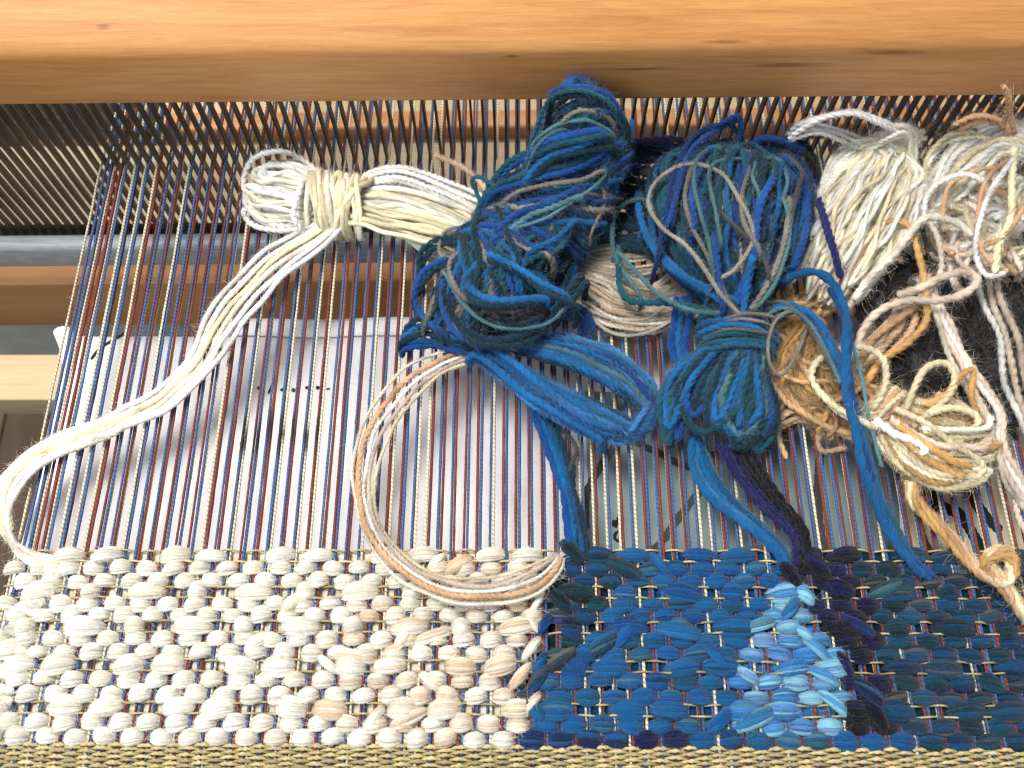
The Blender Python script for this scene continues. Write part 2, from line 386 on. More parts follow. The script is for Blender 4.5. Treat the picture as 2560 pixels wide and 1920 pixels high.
# grey sleeve along the foot of the beater
z1 = PV(1280, 592, RY - 1.0)[2]; z0 = PV(1280, 640, RY - 1.0)[2]
bar('lower_channel', -34, 34, rounded(RY - 1.35, RY - 0.5, z0 - 0.2, z1 + 0.05, 0.36), plain('channel_grey', lin(168, 174, 178), 0.5, 0.1, nscale=90, var=0.22, stretch=(1, 8, 8)), beater, SK)
a = PV(1280, 655, 22.9); b = PV(1280, 800, 22.6)
M_LOW = wood('beech_lower_beam', lin(226, 170, 116), lin(196, 138, 90), rough=0.5)
bar('lower_beam', -34, 34, rounded(25.0, 26.6, -14.7, -9.9, 0.18), M_LOW, beater, SK)

# ------------------------------------------------------------------ beams beyond and under the warp
def beam(x0, x1, y0, y1, z0, z1, mat, label, r=0.3, skew=SK, name='loom_beam', cat='wooden beam'):
    t = bar(name, x0, x1, rounded(y0, y1, z0, z1, r), mat, None, skew); tag(t, label, cat); return t
M_BACK = wood('beech_back', lin(214, 160, 104), lin(178, 118, 70), rough=0.5)
M_PALE = wood('birch_pale', lin(220, 200, 166), lin(190, 166, 126), rough=0.55, figure=0.3)
def back_beam(py0, py1, y, mat, label, thick=1.5, x0=-17.2, x1=40):
    zt, zb = PV(1280, py0, y)[2], PV(1280, py1, y)[2]
    return beam(x0, x1, y, y + thick, zb, zt, mat, label)
back_beam(215, 283, 46, M_BACK, 'orange wooden beam seen through the reed just under the hand rail', x0=-30)
back_beam(283, 312, 43, M_PALE, 'pale cream wooden slat between two orange beams behind the reed', x0=-30)
back_beam(314, 352, 41, M_BACK, 'orange wooden beam behind the reed above the wide pale board', x0=-30)
beam(-50, 45, 30.6, 37.9, -16, -14, wood('grey_birch', lin(196, 180, 156), lin(160, 142, 116), figure=.3), 'wide pale board lying low behind the lower half of the reed')
# dark steel heddle frame left of the warp
hf = thing('heddle_frame', PV(-60, 300, 33), 'dark heddle frame behind the reed at the upper left corner', 'heddle frame')
zt, zb = PV(0, 225, 33)[2], PV(0, 352, 33)[2]
bar('shaft_panel', -48, -19.6, rounded(33, 34, zb, zt, 0.2), plain('heddle_dark', lin(128, 128, 120), 0.8, nscale=260, var=0.55, bump=0.4), hf)
for k in range(34):
    x = -36 + k * 0.5
    p, s = smooth_path([[x + RNG.normal(0, .12), 32.4 + RNG.normal(0, .15), zb], [x + RNG.normal(0, .1), 32.4, zt]], 1.0)
    strand('heddle', hf, p, s, 0.09, [lin(92, 98, 104), lin(74, 84, 110), lin(98, 84, 64), lin(60, 58, 52)][k % 4], M_COTTON, plies=1, pitch=0, sides=5)
tag(bar('cross_bar', -46, 8, rounded(17.05, 19.55, -9.9, -8.0, 0.12), M_PALE, None, 0.0), 'pale wooden bar under the loom at the left edge, beside the paper', 'wooden bar')
zt = PV(60, 780, 34)[2]
tag(bar('side_board', -46, -27, rounded(33, 34, zt - 8, zt + 3, 0.2), plain('grey_paint', lin(190, 194, 186), 0.7), None), 'blurred grey board in the gap above the pale bar at the left edge', 'board')

# ------------------------------------------------------------------ paper cartoon lying under the warp
def paper_z(x, y):
    t = np.clip((y - 6) / 14, -0.6, 1.2)
    z = -1.25 - 2.6 * t + 0.10 * np.sin(x * 0.55 + y * 0.2) + 0.05 * np.sin(x * 1.3 - y * 0.8)
    return z + np.where(x < -15, 0.020 * (-15 - x) ** 2, 0)
def on_paper(px, py, lift=0.0):
    z = -2.0
    for _ in range(12):
        q = P(px, py, z); z = float(paper_z(q[0], q[1]))
    return np.array([q[0], q[1], z + lift])
M_PAPER = plain('paper', lin(242, 240, 246), 0.8, nscale=12, var=0.015)
paper = thing('paper_cartoon', on_paper(900, 1100), 'white paper cartoon with black ink marks lying beneath the warp threads', 'paper')
def sheet(name, outline, nx, ny, mat, parent, thick=0.03, lift=0.0, curl=None):
    """outline: four paper-plane corners (px, py): tl, tr, br, bl"""
    c = [on_paper(*q) for q in outline]; V = []
    for j in range(ny + 1):
        for i in range(nx + 1):
            u, v = i / nx, j / ny
            q = (c[0] * (1 - u) + c[1] * u) * (1 - v) + (c[3] * (1 - u) + c[2] * u) * v
            z = paper_z(q[0], q[1]) + lift + (curl(u, v) if curl else 0); V.append([q[0], q[1], z])
    V = np.array(V); n = len(V); V = np.vstack([V, V - [0, 0, thick]])
    id_ = lambda i, j: j * (nx + 1) + i; Q = []
    for j in range(ny):
        for i in range(nx):
            a = [id_(i, j), id_(i, j + 1), id_(i + 1, j + 1), id_(i + 1, j)]; Q.append(a); Q.append([k + n for k in a[::-1]])
    edge = [id_(i, 0) for i in range(nx)] + [id_(nx, j) for j in range(ny)] + [id_(i, ny) for i in range(nx, 0, -1)] + [id_(0, j) for j in range(ny, 0, -1)]
    for k in range(len(edge)): a, b = edge[k], edge[(k + 1) % len(edge)]; Q.append([a, b, b + n, a + n])
    return raw(name, V, Q, mat, parent)
sheet('paper_sheet', [(176, 838), (2900, 806), (2900, 1960), (-95, 1960)], 60, 30, M_PAPER, paper)
sheet('folded_edge', [(560, 800), (2900, 792), (2900, 842), (560, 842)], 60, 3, plain('paper_fold', lin(246, 246, 250), 0.8, var=0.02), paper, lift=0.15, curl=lambda u, v: 0.18 * math.sin(math.pi * min(1, v * 1.1)))
# rolled corner at the left
cp = [on_paper(160, 850) + [0, 0, .5], on_paper(215, 832) + [0, 0, .5], on_paper(290, 828) + [0, 0, .4]]
p, s = smooth_path([on_paper(168, 835) + [0, 0, .4], on_paper(176, 880) + [0, 0, .4], on_paper(170, 930) + [0, 0, .2]], 0.1)
Vt, Qt, _ = tube(p, s, np.linspace(0.42, 0.12, len(s)), plies=1, pitch=0, sides=14, lump=0.0); raw('rolled_corner', Vt, Qt, M_PAPER, paper)
M_INK = plain('black_ink', lin(26, 24, 26), 0.7); M_PENCIL = plain('dark_outline', lin(84, 78, 74), 0.8)
def ink_line(name, pts, w, mat, lift=0.05):
    q = [on_paper(a, b, lift) for a, b in pts]; p, s = smooth_path(q, 0.12)
    t = np.gradient(p, axis=0); nrm = np.stack([-t[:, 1], t[:, 0], 0 * t[:, 0]], 1); nrm /= np.linalg.norm(nrm, axis=1)[:, None] + 1e-9
    ww = w * (1 + RNG.normal(0, 0.08, len(s))); ww[0] *= .4; ww[-1] *= .4
    A, B2 = p + nrm * ww[:, None] / 2, p - nrm * ww[:, None] / 2; n = len(p)
    V = np.vstack([A, B2, A - [0, 0, .012], B2 - [0, 0, .012]]); V[:2 * n, 2] = paper_z(V[:2 * n, 0], V[:2 * n, 1]) + lift
    i = np.arange(n - 1)
    return raw(name, V, np.vstack([np.stack([i, i + n, i + n + 1, i + 1], 1), np.stack([i, i + 1, i + 2 * n + 1, i + 2 * n], 1), np.stack([i + n, i + 3 * n, i + 3 * n + 1, i + n + 1], 1)]), mat, paper, smooth=False)
for (x, y, w) in ((648, 971, .17), (706, 975, .13), (734, 976, .19), (768, 970, .16), (795, 970, .17), (820, 973, .07)):
    ink_line('ink_dot', [(x - 5, y + 1), (x, y), (x + 5, y - 1)], w, M_INK)
ink_line('ink_dash', [(681, 960), (676, 974), (671, 986)], .10, M_INK)
ink_line('ink_dot', [(601, 1112), (605, 1106), (609, 1112)], .10, M_INK)
ink_line('ink_stroke', [(322, 828), (285, 850), (250, 872), (228, 900)], 0.14, M_INK)
M_SHADE = plain('blue_grey_wash', lin(150, 168, 174), 0.85, nscale=45, var=0.12)
sheet('painted_area', [(1462, 980), (2235, 980), (2262, 1500), (1478, 1500)], 26, 14, M_SHADE, paper, thick=0.01, lift=0.035)
M_SHADE2 = plain('cream_wash', lin(228, 216, 190), 0.85, nscale=30, var=0.06)
sheet('cream_area', [(2240, 980), (2800, 980), (2900, 1500), (2268, 1500)], 20, 14, M_SHADE2, paper, thick=0.01, lift=0.035)
for pts, w in (([(1500, 1030), (1590, 1105), (1650, 1135), (1716, 1168), (1780, 1160)], .30), ([(1542, 1105), (1500, 1170), (1467, 1235), (1462, 1330)], .30),
               ([(1790, 1180), (1700, 1290), (1640, 1370), (1560, 1420)], .30), ([(1730, 1120), (1800, 1140), (1880, 1120), (1990, 1060)], .3),
               ([(2050, 1130), (2043, 1230), (2050, 1330), (2070, 1410)], .34), ([(2350, 1150), (2330, 1250), (2400, 1290), (2460, 1380), (2520, 1400)], .5), ([(2420, 1180), (2440, 1260), (2500, 1330)], .45), ([(2290, 1290), (2330, 1380), (2420, 1400)], .2)):
    ink_line('outline_stroke', pts, w, M_PENCIL if pts[0][0] < 2300 else M_INK, 0.06)
for pts in ([(1534, 1300), (1534, 1316), (1541, 1316), (1541, 1304), (1550, 1302), (1556, 1309), (1553, 1318)], [(1541, 1296), (1560, 1297)],
            [(1546, 1328), (1536, 1338), (1538, 1350), (1550, 1353), (1557, 1343), (1553, 1331), (1546, 1328)], [(1500, 1372), (1515, 1376)]):
    ink_line('ink_figure', pts, .13, M_INK, 0.07)

# ------------------------------------------------------------------ tapestry: warp
KR = -0.006
def row_y(py, x):                              # cloth rows, by the photograph row at the left third
    y = P(260, py, 0.1)[1]; f = np.clip((py - 1390) / 450, 0, 1.2)
    return y - 0.006 * f * (np.asarray(x) + 16)
tap = thing('tapestry', (0, 4, 0), 'half woven tapestry, cream on the left and blue on the right, with its striped warp', 'tapestry')
yA, yB = -6.0, 25.3
for g in range(NG):
    x = X0 + PITCH * g
    hid = random.choices([0, 1, 2], [.17, .2, .63])[0]; cs = [WARP_RED, WARP_BLUE, WARP_CREAM]
    low = cs.pop(hid); random.shuffle(cs); cs = [cs[0], low, cs[1]]
    bow = RNG.normal(0, 0.014)
    for k, c in enumerate(cs):
        x_ = x + ((-0.060, RNG.choice([-1, 1]) * .055, 0.060)[k]) + RNG.normal(0, 0.006)
        if g < 3: x_ += (0.05 * (k - 1) - 0.02 * g)
        sl = RNG.normal(0, 0.0012)
        zz = (0.0, -0.095, RNG.uniform(-.03, .03))[k]
        ys = [yA, 0, 3.7, 7.4, 11, 14, 17, 20, 22.5, 25.3, 33, 48]
        cross = RNG.normal(0, 0.010)
        pts = []
        for y in ys:
            f = np.clip((y - 8) / 17, 0, 1)
            sag = 0.0 if y < 25.4 else (1 if g % 2 else -1) * 0.055 * (y - 25.3)
            pts.append([x_ + bow * math.sin(math.pi * f) + cross * math.sin(math.pi * f) * (k - 1) + 0.012 * f * (x_ - 2) * 1.0, y + (SK * x if y == 25.3 else 0), zz + sag + (0.02 * math.sin(y * 1.1 + g))])
        p, s = smooth_path(pts, 0.55)
        V, Q, yc = tube(p, s, 0.060, plies=2, pitch=0, sides=6, lump=0.10)
        # the twist itself is colour in the material: groove shade painted as slanting dark bands
        th = np.tile(np.arange(6) / 6 * 2 * math.pi, len(p))
        cc = np.repeat(jitter_col(c, 0.07)[None], len(V), 0)
        # black ink soaked into the warp where the weaver marked it
        if 590 < 1300 + F * x_ / (29.2 + .408 * P(700, 1085)[1]) < 800:
            ym = P(700, 1085)[1] + RNG.normal(0, .12); w = RNG.uniform(0.45, 0.85); e = np.clip((w - np.abs(V[:, 1] - ym)) / 0.2, 0, 1)[:, None]
            if k != 1 or random.random() < .8: cc = cc * (1 - e * .93) + lin(20, 20, 24) * e * .93
        yc[:, 0] = np.repeat(s, 6) + RNG.uniform(0, 1); yc[:, 1] = np.tile(np.cos(np.arange(6) / 6 * 2 * math.pi), len(p)); yc[:, 2] = np.tile(np.sin(np.arange(6) / 6 * 2 * math.pi), len(p))
        raw('warp_thread', V, Q, M_WARP, tap, cc, yc)
        if k != 1: FUZZ.setdefault('warp', []).append((p[(p[:, 1] > 7) & (p[:, 1] < 25)], 0.06, np.repeat(cc[:1] * .8, 40, 0), 1))

# ------------------------------------------------------------------ tapestry: wefts
ROWS = [(1390, 'B', 3.2), (1421, 'p', 0), (1452, 'p', 1), (1480, 'A', 1.2), (1509, 'p', 0), (1537, 'p', 1), (1566, 'A', 5.0), (1596, 'p', 0), (1630, 'p', 1), (1662, 'B', 1.2), (1697, 'p', 0), (1735, 'p', 1), (1768, 'B', 5.2), (1804, 'p', 0), (1840, 'p', 1)]
def bound(py):                                 # edge between the cream and the blue weaving, in photo px
    return np.interp(py, [1380, 1440, 1520, 1600, 1680, 1740, 1800, 1860], [1402, 1385, 1348, 1352, 1306, 1310, 1326, 1296])
def zone(px, py):
    if px < bound(py): return 'white'
    lo = np.interp(py, [1390, 1450, 1500, 1600, 1700, 1850], [1960, 1965, 2015, 2075, 2120, 2140]); hi = np.interp(py, [1390, 1450, 1500, 1600, 1700, 1850], [2110, 2125, 2180, 2195, 2215, 2260])
    if lo < px < hi and py < 1835: return 'black'
    l0 = np.interp(py, [1470, 1560, 1650, 1820], [1955, 1890, 1850, 1830])
    if 1470 < py < 1830 and l0 < px <= lo: return 'ice'
    if px >= hi: return 'dark'
    if px < bound(py) + np.interp(py, [1390, 1500, 1650, 1700], [150, 190, 100, 20]): return 'petrol'
    return 'blue'
def weft_cols(px, py, m=5):
    z = zone(px, py)
    if z == 'white':
        bw = np.interp(px, [600, 760, 1000, 1300], [0.0, 0.10, 0.30, 0.42]) * (1.0 if 1490 < py < 1820 else 0.25)
        pal, w = [IVORY, WHITE, BEIGE, CREAMY], [0.55, 0.45 - bw / 2, bw, 0.02]
    elif z == 'blue': pal, w = [BLUE, ROYAL, TEAL, SEA, PETROL], [0.55, 0.22, 0.12, 0.05, 0.06]
    elif z == 'petrol': pal, w = [PETROL, TEAL, ROYAL, GREYY, INK], [0.4, 0.2, 0.2, 0.06, 0.14]
    elif z == 'ice': pal, w = [SKY, ICE, PERI, BLUE, SEA], [0.28, 0.32, 0.18, 0.16, 0.06]
    elif z == 'black': pal, w = [INK, NAVY, INK, BLUE], [0.5, 0.32, 0.15, 0.03]
    else: pal, w = [PETROL, BLUE * 0.6, TEAL * 0.8, NAVY * 0.8, GREYY * 0.6, INK], [0.34, 0.26, 0.2, 0.06, 0.06, 0.08]
    w = np.array(w) / sum(w)
    if py > 1820 and z in ('blue', 'petrol', 'dark') and px < 1700: pal, w = [NAVY * 0.7, BLUE, NAVY], [.5, .3, .2]
    return [pal[i] for i in RNG.choice(len(pal), m, p=w)], z
def stitch(xa, xb, yc_, h, cols, z0=0.06, rise=0.30, slope=0.0, name='weft_stitch', parent=None, key='cloth', fz_=1.0, yflat=0.62):
    """one visible float of the soft weft: several slivers lying side by side, dipping under at both ends"""
    mean = np.mean(cols, axis=0); kk = .65 if len(cols) and cols[0][2] > .5 and cols[0][0] < .3 else (.45 if cols[0][0] > .4 else .62)
    cols = [c * kk + mean * (1 - kk) for c in cols]
    m = len(cols); Vs, Qs, Ys, Cs = [], [], [], []; off = 0; L = xb - xa; n = 9
    t = np.linspace(0, 1, n); arc = np.sin(math.pi * t) ** 0.72
    tilt = slope + RNG.normal(0, 0.07); cx = RNG.normal(0, 0.015)
    bulge = RNG.uniform(0.92, 1.12)
    for j in range(m):
        v = (j + 0.5) / m * 2 - 1
        x = xa + L * t + cx
        y = yc_ + v * h / 2 * 0.74 * (0.30 + 0.70 * arc) * bulge + tilt * (t - .5) * L + RNG.normal(0, 0.02)
        z = z0 - 0.26 + (0.20 + rise * math.sqrt(max(0.05, 1 - 0.75 * v * v)) * bulge) * arc + RNG.normal(0, 0.012)
        r = h / m * 0.86 * (0.45 + 0.55 * arc) * RNG.uniform(0.9, 1.15)
        p = np.stack([x, y, z], 1); s = np.linspace(0, L, n)
        V, Q, yc = tube(p, s, r, plies=1, pitch=0, sides=8, lump=0.05)
        Vs.append(V); Qs.append(Q + off); Ys.append(yc); off += len(V)
        c = jitter_col(cols[j], 0.08); Cs.append(np.repeat(c[None], len(V), 0))
        FUZZ.setdefault(key, []).append((p[1:-1], float(r.mean()), np.repeat(c[None], n - 2, 0), fz_))
    return raw(name, np.vstack(Vs), np.vstack(Qs), M_WOOLW, parent or tap, np.vstack(Cs), np.vstack(Ys), origin=((xa + xb) / 2, yc_, z0))
M_WOOLW = wool('weft_wool', bump=1.0, along=1.4, across=3.6, var=0.34)
def px_of(x, y, z=0): return 1300 + F * x / (y * math.cos(PHI) + (CAMH - z) * math.sin(PHI))
NAMES = {'white': 'cream_weft_stitch', 'blue': 'blue_weft_stitch', 'petrol': 'petrol_weft_stitch', 'ice': 'pale_blue_weft_stitch', 'black': 'black_weft_stitch', 'dark': 'teal_weft_stitch'}
for ri, (py, typ, ph) in enumerate(ROWS):
    nxt = ROWS[ri + 1][0] if ri + 1 < len(ROWS) else py + 34; prv = ROWS[ri - 1][0] if ri else py - 34
    spans = []
    if typ == 'p':
        for g in range(-2, NG + 2, 2): spans.append((g + ph + 0.12 - 1.0 + 0.0, g + ph + 1.88 - 1.0, 0))
    else:
        pat = [(0, 3.1), (4.65, 6.15)] if typ == 'A' else [(0, 2.5), (2.8, 5.4)]
        for g in range(-8, NG + 8, 8):
            for a, b in pat: spans.append((g + ph + a - 0.5, g + ph + b - 0.5, 1))
    for (ga, gb, fl_) in spans:
        xa, xb = X0 + PITCH * ga, X0 + PITCH * gb
        if xa < X0 - 0.7 or xb > X0 + PITCH * NG + .2: continue
        xm = (xa + xb) / 2; y = float(row_y(py, xm)); pxm = px_of(xm, y)
        # skip stitches under the big knots only where nothing would show
        cols, z = weft_cols(pxm, py, 6 if not fl_ else 7)
        h = 0.62 if not fl_ else 0.76
        if ri == 0: h = 0.66
        h *= np.interp(py, [1390, 1840], [0.95, 1.06]) * RNG.uniform(.9, 1.1)
        if z not in ('white', 'ice'): cols = [c * .88 for c in cols]
        if z != 'white': h *= .97; e = 0.20 * PITCH; xa -= e; xb += e
        # colour change inside a long stitch row at the cream/blue joint
        bx = (bound(py) - pxm) / 70
        if abs(bx) < 0.22: continue
        stitch(xa, xb, y + RNG.normal(0, 0.015), h, cols, z0=0.05 if not fl_ else 0.12, rise=(0.32 if not fl_ else 0.36) * (1 if z == 'white' else .62), slope=RNG.normal(0, .03) + (0.06 if z == 'white' else 0), name=NAMES[z], fz_=1.0 if z == 'white' else 0.8)
# the same wefts where they run beneath the warp: one soft row each side of the joint, colours darkened to paint the gap shade
for ri, (py, typ, ph) in enumerate(ROWS):
    y0 = float(row_y(py, 0)); xb = (bound(py) - 1300) / F * (y0 * .408 + 29.2)
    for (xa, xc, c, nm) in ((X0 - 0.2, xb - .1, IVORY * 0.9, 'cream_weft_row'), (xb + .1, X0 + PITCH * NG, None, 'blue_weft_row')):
        xs = np.arange(xa, xc, 0.5); p = np.array([[x, float(row_y(py, x)), -0.30] for x in xs]); s = xs - xs[0]
        V, Q, yc = tube(p, s, 0.27, plies=1, pitch=0, sides=8, flat=0.5)
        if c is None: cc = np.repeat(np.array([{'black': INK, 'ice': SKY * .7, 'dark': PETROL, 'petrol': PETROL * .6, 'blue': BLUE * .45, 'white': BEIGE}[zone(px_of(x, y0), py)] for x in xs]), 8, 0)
        else: cc = np.repeat(c[None], len(V), 0)
        raw(nm, V, Q, M_WOOLW, tap, cc, yc)
# fine tan binding weft: a pair of threads framing each float row
for ri, (py, typ, ph) in enumerate(ROWS):
    if typ == 'p': continue
    for d_, par in ((-14, 0), (13, 1)):
        for (xs0, xs1) in ((X0 - .3, X0 + PITCH * NG),):
            n = int((xs1 - xs0) / PITCH * 6); xs = np.linspace(xs0, xs1, n)
            gg = (xs - X0) / PITCH
            z = 0.03 + 0.13 * np.cos(math.pi * (gg + par)); y = row_y(py + d_, xs) + 0.02 * np.sin(gg * 1.7 + ri)
            p = np.stack([xs, y, z], 1)
            strand('tan_binding_weft', tap, p, xs - xs[0], 0.045, TAN * .85, M_LINEN, plies=2, pitch=0.3, sides=6, tone=0.1)
# slanting joins where a new yarn was brought in
def join(px, py, dx, dy, h, cols, z0=0.16, rise=.25):
    a, b = P(px - dx / 2, py - dy / 2, .15), P(px + dx / 2, py + dy / 2, .15)
    stitch(a[0], b[0], (a[1] + b[1]) / 2, h, cols, z0=z0, rise=rise, slope=(b[1] - a[1]) / (b[0] - a[0]), name='joining_stitch', parent=tap)
C5 = [WHITE, BEIGE, IVORY, IVORY]
join(1020, 1795, 100, -44, .55, [WHITE, BEIGE, BEIGE, IVORY, IVORY]); join(935, 1795, 55, -62, .50, [WHITE, WHITE, IVORY, BEIGE])
join(1080, 1590, 120, -40, .5, [WHITE, IVORY, BEIGE, IVORY]); join(1010, 1600, 46, -50, .5, [WHITE, IVORY, IVORY])
join(880, 1640, 130, 26, .5, [IVORY, BEIGE, WHITE, IVORY]); join(820, 1660, 55, 40, .36, [WHITE, WHITE, IVORY])
join(1075, 1705, 56, 50, .5, [WHITE, IVORY, BEIGE, IVORY]); join(1330, 1850 - 90, 50, -56, .42, [BEIGE, PINKISH, WHITE, BEIGE])
join(735, 1510, 66, -42, .6, [IVORY, CREAMY, IVORY, WHITE]); join(1345, 1505, 42, -62, .36, [WHITE, WHITE, BEIGE])
join(1330, 1620, 50, -56, .42, [WHITE, IVORY, BEIGE]); join(1330, 1560, 46, 56, .34, [WHITE, IVORY, BEIGE]); join(1300, 1690, 60, -66, .42, [BEIGE, PEACH, WHITE])
join(640, 1605, 66, -34, .5, [IVORY, WHITE, IVORY]); join(1090, 1410, 46, -44, .42, [WHITE, IVORY, IVORY]); join(1145, 1412, 76, -34, .55, [BEIGE, IVORY, BEIGE, PEACH])
for (x, y, w, h_, hh, c) in ((2010, 1490, 62, 36, .5, [ICE, ICE, SKY]), (1975, 1520, 50, -60, .42, [SKY, BLUE, SEA]), (2040, 1620, 80, 70, .45, [ICE, SKY, BLUE]), (2060, 1690, 90, 50, .45, [ICE, SKY, SKY]),
                     (2085, 1760, 80, 66, .45, [ICE, SKY, ICE]), (1890, 1795, 120, -52, .6, [ICE, BLUE, BLUE, BLUE, SEA]), (1800, 1800, 62, -56, .5, [BLUE, ROYAL, BLUE]), (1870, 1690, 60, 40, .42, [ICE, PERI, ICE]),
                     (1900, 1560, 90, -30, .4, [ICE, SEA, SKY]), (2010, 1585, 56, 40, .4, [ICE, ICE, SKY]), (2100, 1470, 90, 30, .6, [NAVY, NAVY * .6, INK]), (2150, 1570, 100, 60, .55, [NAVY, BLUE * .5, NAVY, INK]),
                     (2110, 1660, 50, 60, .4, [NAVY, NAVY, INK]), (2170, 1730, 100, 60, .6, [NAVY, INK, SKY * .5, INK]), (2190, 1790, 70, 70, .6, [INK, INK, NAVY * .6]), (2220, 1470, 90, -40, .5, [TEAL, SEA * .7, PETROL]),
                     (1560, 1420, 110, 56, .7, [PETROL, PETROL, TEAL * .7, PETROL, CHAR]), (1650, 1412, 50, 66, .42, [BLUE, BLUE, ROYAL]), (1510, 1610, 100, -66, .55, [PETROL, SEA * .7, PETROL, BLUE]),
                     (1560, 1590, 60, -66, .42, [BLUE, ROYAL, BLUE]), (1400, 1650, 80, -60, .5, [INK, PETROL, GREYY * .7]), (1345, 1700, 66, -70, .5, [ROYAL, PETROL, CHAR]), (1340, 1775, 60, 54, .5, [BLUE, TEAL, BLUE]),
                     (1360, 1560, 50, -60, .4, [ROYAL, ROYAL * .7, PETROL]), (1350, 1660, 40, -60, .4, [ROYAL, BLUE, PETROL]), (1700, 1580, 130, 10, .6, [BLUE, SKY * .7, BLUE, BLUE, TEAL]), (1400, 1500, 60, 40, .6, [PETROL, INK, PETROL]),
                     (1430, 1380, 60, 50, .6, [PETROL, INK, TEAL * .7]), (1370, 1440, 66, 20, .6, [INK, PETROL, PETROL]), (1790, 1640, 60, 66, .45, [BLUE, BLUE, ROYAL]), (2040, 1410, 80, 50, .6, [INK, NAVY, INK]), (1975, 1440, 60, 70, .6, [INK, INK, NAVY * .5])):
    join(x, y, w, h_, hh, c)
# selvedge loops on the left edge, where the cream weft turns round
for k, (py, px) in enumerate(((1425, 105), (1470, 85), (1520, 62), (1570, 35), (1620, 20), (1680, 0), (1740, -15), (1800, -20))):
    a = P(px + 52, py - 14, 0.1); b = P(px - 6, py, 0.0); c = P(px + 48, py + 18, 0.1)
    for j in range(3):
        o = RNG.normal(0, 0.05, 3); p, s = smooth_path([a + o, b + o + [-.02 * j, .02 * j, .06 * j], c + o], .08)
        strand('selvedge_loop', tap, p, s, 0.13, IVORY, M_WOOLW, plies=1, pitch=0, sides=8, fuzz=('cloth', 3))
# firm tan hem below
hy = [1862, 1869.5, 1877, 1884.5, 1892, 1899.5, 1907, 1914.5, 1922, 1929.5, 1937, 1945, 1953]
for r_, py in enumerate(hy):
    for q in (0,):
        xs0, xs1 = X0 - .3, X0 + PITCH * NG + .1; n = int((xs1 - xs0) / PITCH * 7); xs = np.linspace(xs0, xs1, n); gg = (xs - X0) / PITCH
        z = 0.06 + 0.10 * np.cos(math.pi * (gg + r_)) + RNG.normal(0, .006, n)
        y = row_y(py, xs) + 0.028 * np.sin(math.pi * (gg + r_) + 1.57) + 0.018 * np.sin(gg * .9 + r_)
        R = 0.062 + 0.020 * np.cos(math.pi * (gg + r_)) + RNG.normal(0, .003, n)
        strand('hem_weft', tap, np.stack([xs, y, z], 1), xs - xs[0], R, TAN * .92, M_LINEN, plies=2, pitch=0.42, sides=7, tone=0.10)
hb = np.array([[X0 - .2, float(row_y(1856, X0)), -.12], [X0 + PITCH * NG, float(row_y(1856, 22)), -.12], [X0 + PITCH * NG, -6, -.12], [X0 - .2, -6, -.12]])
raw('hem_ground', np.vstack([hb, hb - [0, 0, .1]]), [[0, 3, 2, 1], [4, 5, 6, 7], [0, 1, 5, 4], [2, 3, 7, 6]], plain('hem_ground_linen', TAN * .5, 0.9, nscale=800, var=.4), tap, smooth=False)
make_fuzz('warp', tap, 1.1, .16, .0022, .45, lay=7, lay_len=.3, lay_thick=.003, lift=.5)
make_fuzz('cloth', tap, 11, 0.20, 0.0022, 0.4, lay=40, lay_len=.45, lay_thick=.0042, lift=.7)

# ------------------------------------------------------------------ yarn bundles
def spine_frame(spine, n=40):
    a = np.array(spine, float); pts = np.array([D(x, y, z) for x, y, z, *_ in spine])
    p, s = smooth_path(pts, max(0.05, np.linalg.norm(np.diff(pts, axis=0), axis=1).sum() / n))
    d = np.r_[0, np.cumsum(np.linalg.norm(np.diff(pts, axis=0), axis=1))]; d = d / d[-1]
    u = s / s[-1]; w = np.interp(u, d, a[:, 3]); t = np.interp(u, d, a[:, 4])
    T = np.gradient(p, axis=0); T /= np.linalg.norm(T, axis=1)[:, None]
    Bv = np.cross(T, [0, 0, 1.0]); Bv /= np.linalg.norm(Bv, axis=1)[:, None]
    return p, u, w, t, T, Bv, s[-1]
def at_spine(fr, uu, rho, psi):
    p, u, w, t, T, Bv, L = fr
    f = lambda A: np.stack([np.interp(uu, u, A[:, k]) for k in range(3)], 1)
    c = f(p); b = f(Bv); b /= np.linalg.norm(b, axis=1)[:, None]; ww = np.interp(uu, u, w); tt = np.interp(uu, u, t)
    tg = f(T); nn = np.cross(b, tg); nn[nn[:, 2] < 0] *= -1
    return c + b * (ww * rho * np.cos(psi))[:, None] + nn * (tt * rho * np.sin(psi))[:, None]
def pick(pal):
    cs, ws = zip(*pal); return cs[RNG.choice(len(cs), p=np.array(ws) / sum(ws))]
